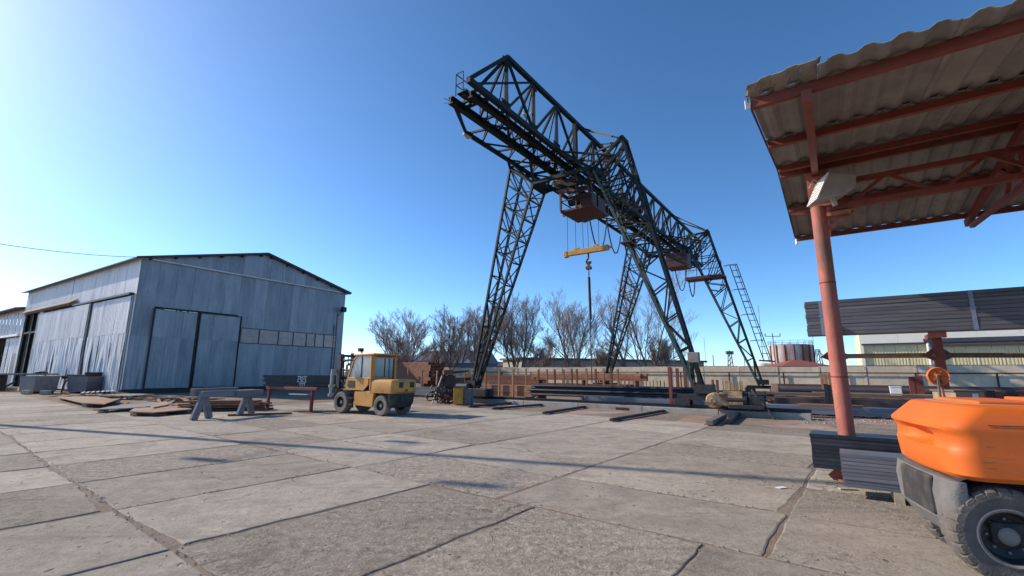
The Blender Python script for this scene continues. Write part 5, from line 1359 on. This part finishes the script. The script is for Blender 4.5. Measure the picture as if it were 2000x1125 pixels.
# grey lower casting with the wheel arch
m = MB()
def low(z, x0, hw_): return [(x, y+yc_, zz) for x, y, zz in rrect(x0, -.18 if z < .5 else -.22, hw_, .05, z, 4)]
m.loft([low(.27, -.235, hw-.10), low(.40, -.315, hw-.07), low(.62, -.325, hw-.05), low(.745, -.30, hw-.045)])
m.build('lower_counterweight', M['cw_grey'], of, smooth=.5, bevel=.01)
m = MB(); m.bx(-.36, 1.2, .30, .92, .42, .735); m.bx(-.1, .12, .06, 1.14, .30, .46); m.build('axle', M['black_plastic'], of, bevel=.02)
m = MB()
for i in range(17):
    t = pi*i/16; t2 = pi*(i+1)/16
    if i < 11: m.add([(.47*cos(t), .015, .36+.47*sin(t)), (.47*cos(t2), .015, .36+.47*sin(t2)), (.47*cos(t2), .36, .36+.47*sin(t2)), (.47*cos(t), .36, .36+.47*sin(t))], [(0,1,2,3)])
m.build('arch_liner', M['black_plastic'], of)
wheel(of, (0, .13, .362), .362, .26, -1); wheel(of, (.06, yc_*2-.32, .335), .335, .26, 1)
wheel(of, (2.05, .10, .42), .42, .34, -1); wheel(of, (2.05, yc_*2-.10, .42), .42, .34, 1)
m = MB(); m.bx(1.16, 2.7, .05, 1.15, .36, .82); m.build('chassis', M['orange'], of, bevel=.03)
m = MB(); m.bx(1.2, 1.75, .3, .9, .83, 1.1); m.bx(1.2, 1.34, .3, .9, 1.1, 1.62); m.build('seat', M['black_plastic'], of, bevel=.04)
m = MB()
for y in (.12, 1.08): m.bar((1.18, y, 1.2), (1.36, y, 2.22), .07); m.bar((2.55, y, .8), (2.2, y, 2.22), .07); m.bar((1.36, y, 2.22), (2.2, y, 2.22), .07)
for k in range(6): m.bar((1.4+k*.15, .12, 2.22), (1.4+k*.15, 1.08, 2.22), .035)
m.build('overhead_guard', M['black_plastic'], of)
m = MB()
for y in (.32, .88): m.bx(2.72, 2.86, y-.06, y+.06, .1, 2.6)
for z in (.3, 1.4, 2.5): m.bx(2.74, 2.84, .38, .82, z, z+.1)
m.build('mast', M['dark_steel'], of)
for y in (.35, .85): MB().bx(2.9, 4.1, y-.06, y+.06, .05, .10).bx(2.88, 2.94, y-.06, y+.06, .1, .8).build('fork', M['dark_steel'], of)

# --- yellow forklift in the middle of the yard
w0 = G(741, 813)
yf = thing('yellow_forklift', 'old yellow forklift with a glazed cab carrying the black tube pack', 'forklift', (w0.x, w0.y, 0), math.atan2(.546, -.837))
# local: x forward, y left (towards the camera): near flank at y=0, far flank at y=-1.3
YC = -.62; HW = .62
def ysec(z, x0, x1, hw_, rc): return [(x, y+YC, zz) for x, y, zz in rrect(x0, x1, hw_, rc, z, 5)]
m = MB(); m.loft([ysec(.82, -.62, .62, HW-.01, .15), ysec(.90, -.66, .62, HW, .16), ysec(1.20, -.66, .62, HW, .16), ysec(1.29, -.62, .60, HW-.03, .15), ysec(1.325, -.55, .55, HW-.09, .12)])
m.build('counterweight', M['yellow'], yf, smooth=.6)
m = MB(); m.bx(-.685, -.655, YC-.40, YC+.36, 1.02, 1.22); m.build('rear_grille', M['black_plastic'], yf, bevel=.01)
m = MB(); m.loft([ysec(.30, -.48, -.34, HW-.12, .1), ysec(.45, -.56, -.36, HW-.05, .12), ysec(.815, -.61, -.36, HW-.02, .14)]); m.bx(-.63, -.55, YC-.25, YC+.2, .5, .83); m.build('lower_counterweight', M['black_plastic'], yf, smooth=.6)
m = MB(); m.prof_xz([(.46, .30), (1.55, .34), (1.50, .86), (.62, .88), (.40, .80), (.44, .62)], -.10, -.02); m.prof_xz([(.46, .30), (1.55, .34), (1.50, .86), (.62, .88), (.40, .80), (.44, .62)], YC*2+.02, YC*2+.10)
m.bx(.46, 1.5, YC*2+.10, -.10, .34, .84); m.build('side_skirt', M['yellow'], yf, bevel=.015)
m = MB(); m.bx(-.36, 2.35, YC-.42, YC+.42, .34, .80); m.bx(-.1, .12, -1.15, -.1, .3, .45); m.bx(1.95, 2.2, -1.2, -.05, .3, .5); m.build('chassis', M['black_plastic'], yf)
# cab
def cabframe(y):
    k = MB()
    k.bar((.60, y, .90), (.62, y, 2.22), .075, .06); k.bar((.62, y, 2.22), (1.42, y, 2.22), .07, .06)
    k.bar((1.42, y, 2.22), (1.66, y, 2.05), .06, .06); k.bar((1.66, y, 2.05), (2.02, y, 1.15), .06, .06); k.bar((2.02, y, 1.15), (2.0, y, .88), .06, .06)
    return k
door = cabframe(-.02); door.prof_xz([(.72, 1.36), (1.93, 1.36), (2.05, 1.1), (1.98, .90), (.98, .90), (.72, 1.12)], -.045, .005)
door.bar((.62, -.02, 1.36), (1.94, -.02, 1.36), .06, .05)
do = door.build('door', M['yellow'], yf, bevel=.008)
m = MB(); m.add([(.66, -.02, 1.38), (1.92, -.02, 1.38), (1.66, -.02, 2.02), (1.40, -.02, 2.19), (.66, -.02, 2.19), (.66, -.035, 1.38), (1.92, -.035, 1.38), (1.66, -.035, 2.02), (1.40, -.035, 2.19), (.66, -.035, 2.19)],
    [(4,3,2,1,0),(5,6,7,8,9)] + [(i, (i+1) % 5, (i+1) % 5+5, i+5) for i in range(5)]); m.build('door_glass', M['glass'], do)
MB().bx(1.15, 1.19, -.05, .0, 1.38, 2.18).build('glazing_bar', M['black_plastic'], do)
m = MB(); m.prof_xz([(1.50, .99), (1.86, .99), (1.93, 1.08), (1.88, 1.26), (1.50, 1.26)], .006, .02); m.build('lower_window', M['black_plastic'], do)
cabframe(-1.22).build('cab_frame', M['yellow'], yf)
m = MB(); m.bx(.56, .66, -1.2, -1.10, .9, 2.22).bx(.56, .66, -.17, -.06, .9, 2.22).bx(.56, .66, -1.1, -.17, 1.28, 1.40).bx(.56, .66, -1.1, -.17, 2.14, 2.22); m.build('rear_frame', M['yellow'], yf, bevel=.01)
m = MB(); m.bx(.58, .60, -1.09, -.18, 1.41, 2.13); m.build('rear_glass', M['glass'], yf); MB().bx(.57, .615, -.66, -.62, 1.41, 2.13).build('glazing_bar', M['black_plastic'], yf)
m = MB(); m.loft([[(.42, -1.28, 2.23), (1.66, -1.26, 2.23), (1.66, .03, 2.23), (.42, .05, 2.23)], [(.42, -1.28, 2.30), (1.60, -1.24, 2.30), (1.60, .01, 2.30), (.42, .05, 2.30)]]); m.build('roof', M['yellow'], yf, bevel=.015)
MB().bx(.40, .47, -1.0, -.15, 2.17, 2.225).build('roof_visor', M['rust'], yf)
m = MB(); m.bx(.85, 1.35, -.85, -.4, 1.0, 1.25).bx(.8, .95, -.85, -.4, 1.25, 1.75).build('seat', M['black_plastic'], yf, bevel=.04)
m = MB(); m.bx(1.62, 2.0, -1.15, -.1, .88, 1.3).build('dashboard', M['black_plastic'], yf)
m = MB(); m.add([(1.67, -1.18, 2.03), (1.67, -.06, 2.03), (2.0, -.06, 1.2), (2.0, -1.18, 1.2)], [(0,1,2,3)]); m.build('windscreen', M['glass'], yf)
# front mudguards, wheels
m = MB()
for y0, y1 in ((-.20, .05), (-1.29, -1.04)):
    for i in range(10):
        t, t2 = .15+2.3*i/10, .15+2.3*(i+1)/10; c_ = 2.27; r_ = .50
        m.add([(c_+r_*cos(t), y0, .44+r_*sin(t)), (c_+r_*cos(t2), y0, .44+r_*sin(t2)), (c_+r_*cos(t2), y1, .44+r_*sin(t2)), (c_+r_*cos(t), y1, .44+r_*sin(t))], [(0,1,2,3)])
m.build('mudguard', M['hub_grey'], yf)
wheel(yf, (0, -.12, .37), .37, .26, 1, lugs=20, tyre='tyre_dusty'); wheel(yf, (0, -1.12, .37), .37, .26, -1, lugs=20, tyre='tyre_dusty')
wheel(yf, (2.27, -.12, .42), .42, .32, 1, lugs=20, tyre='tyre_dusty'); wheel(yf, (2.27, -1.12, .42), .42, .32, -1, lugs=20, tyre='tyre_dusty')
# mast
m = MB()
for y in (-.30, -.94): m.bx(2.78, 2.92, y-.07, y+.07, .12, 2.32).bx(2.93, 3.02, y-.05, y+.05, .2, 2.38)
for z in (.4, 1.3, 2.2): m.bx(2.8, 2.9, -.87, -.37, z, z+.10)
m.bar((1.7, -.3, 2.1), (2.8, -.3, 2.05), .06).bar((2.0, -.15, .95), (2.8, -.3, 1.3), .06)
m.build('mast', M['dark_steel'], yf)
m = MB(); m.tube([(2.86, -.62, .3), (2.86, -.62, 1.9)], .05, 8); m.build('lift_cylinder', M['lamp_grey'], yf, smooth=.7)
m = MB(); m.bx(3.04, 3.10, -1.2, .02, .62, .72).bx(3.04, 3.10, -1.2, .02, .98, 1.08).bx(3.03, 3.07, -1.15, -1.05, .6, 1.7).bx(3.03, 3.07, -.12, -.02, .6, 1.7).bx(3.03, 3.07, -1.05, -.12, 1.62, 1.7); m.build('carriage', M['lamp_grey'], yf)
for y in (-.30, -.94): MB().bx(3.11, 4.25, y-.06, y+.06, .90, .955).bx(3.11, 3.16, y-.06, y+.06, .955, 1.4).build('fork', M['dark_steel'], yf)
m = MB(); m.bar((1.66, .02, 2.05), (2.05, .18, 1.98), .03); m.box((2.08, .2, 1.88), (.06, .16, .26)); m.build('mirror', M['black_plastic'], yf)
for y in (-.52, -.72): MB().bx(2.925, 2.945, y-.02, y+.02, .95, 2.2).build('lift_chain', M['chain'], yf)
m = MB(); m.tube([(2.80, -.40, .5), (2.76, -.42, 1.2), (2.78, -.40, 2.15), (2.86, -.42, 2.28), (2.92, -.45, 2.1)], .022, 6); m.build('hose', M['cable'], yf, smooth=1)
MB().bx(1.56, 1.95, -.10, .02, .34, .38).bx(1.56, 1.95, -.10, .02, .58, .62).build('step', M['dark_steel'], yf)
MB().tube([(.45, -.98, 1.3), (.45, -.98, 2.12)], .04, 8).build('exhaust', M['rust'], yf, smooth=1)
MB().bx(-.69, -.662, YC-.06, YC+.06, .88, .96).bx(-.675, -.655, YC-.5, YC+.45, .845, .86).build('tow_pin', M['black_plastic'], yf)
MB().bx(.44, .455, -.09, -.03, .92, 1.28).build('grab_handle', M['black_plastic'], yf)
m = MB(); m.bar((1.55, -.3, 2.33), (1.62, -.3, 2.42), .04); m.box((1.64, -.3, 2.46), (.12, .2, .14)); m.build('work_lamp', M['black_plastic'], yf)

# ================================================================ LIGHT MAST AND WIRE (left, outside the frame; throws the long shadow)
foot = Vector((4.95, 7.27, 0)) + Vector((-20.2, 6.84, 0))*1.5
mt = thing('light_mast', 'tall steel light mast left of the yard whose long shadow crosses the slabs', 'mast', foot, math.atan2(6.84, -20.2))
m = MB(); m.tube([(0, 0, 0), (0, 0, 19.4)], .17, 14, r1=.12); m.build('shaft', M['pole'], mt, smooth=.7)
te = math.tan(SUN_EL)
for q, ln in (((415, 896), .9), ((925, 942), 1.0), ((795, 862), .8)):
    s_ = G(*q); rel = s_ - foot; dd = Vector((20.2, -6.84, 0)).normalized(); al = rel.dot(dd); pe = rel.dot(Vector((-dd.y, dd.x, 0))); hz = al*te
    # local x points from the yard to the sun side: perpendicular is local -y
    m = MB(); m.bx(-.12, .12, -pe-.13, -pe+.13, hz-ln*.30, hz+ln*.30); ob = m.build('lamp', M['lamp_grey'], mt, bevel=.02)
    MB().bar((0, 0, hz+.2), (0, -pe, hz+.2), .035).build('arm', M['pole'], mt)
w0_ = foot + Vector((0, 0, 7.4)); w1_ = HG.W(.6, -.4, 9.9)
pts = []
for i in range(25):
    k = i/24; p = w0_.lerp(w1_, k); p.z -= 1.2*4*k*(1-k)*.3; pts.append(p)
m = MB(); m.tube(pts, .018, 5); wr = m.build('overhead_wire', M['cable']); tag(wr, 'thin overhead wire running to the top corner of the hangar', 'wire')
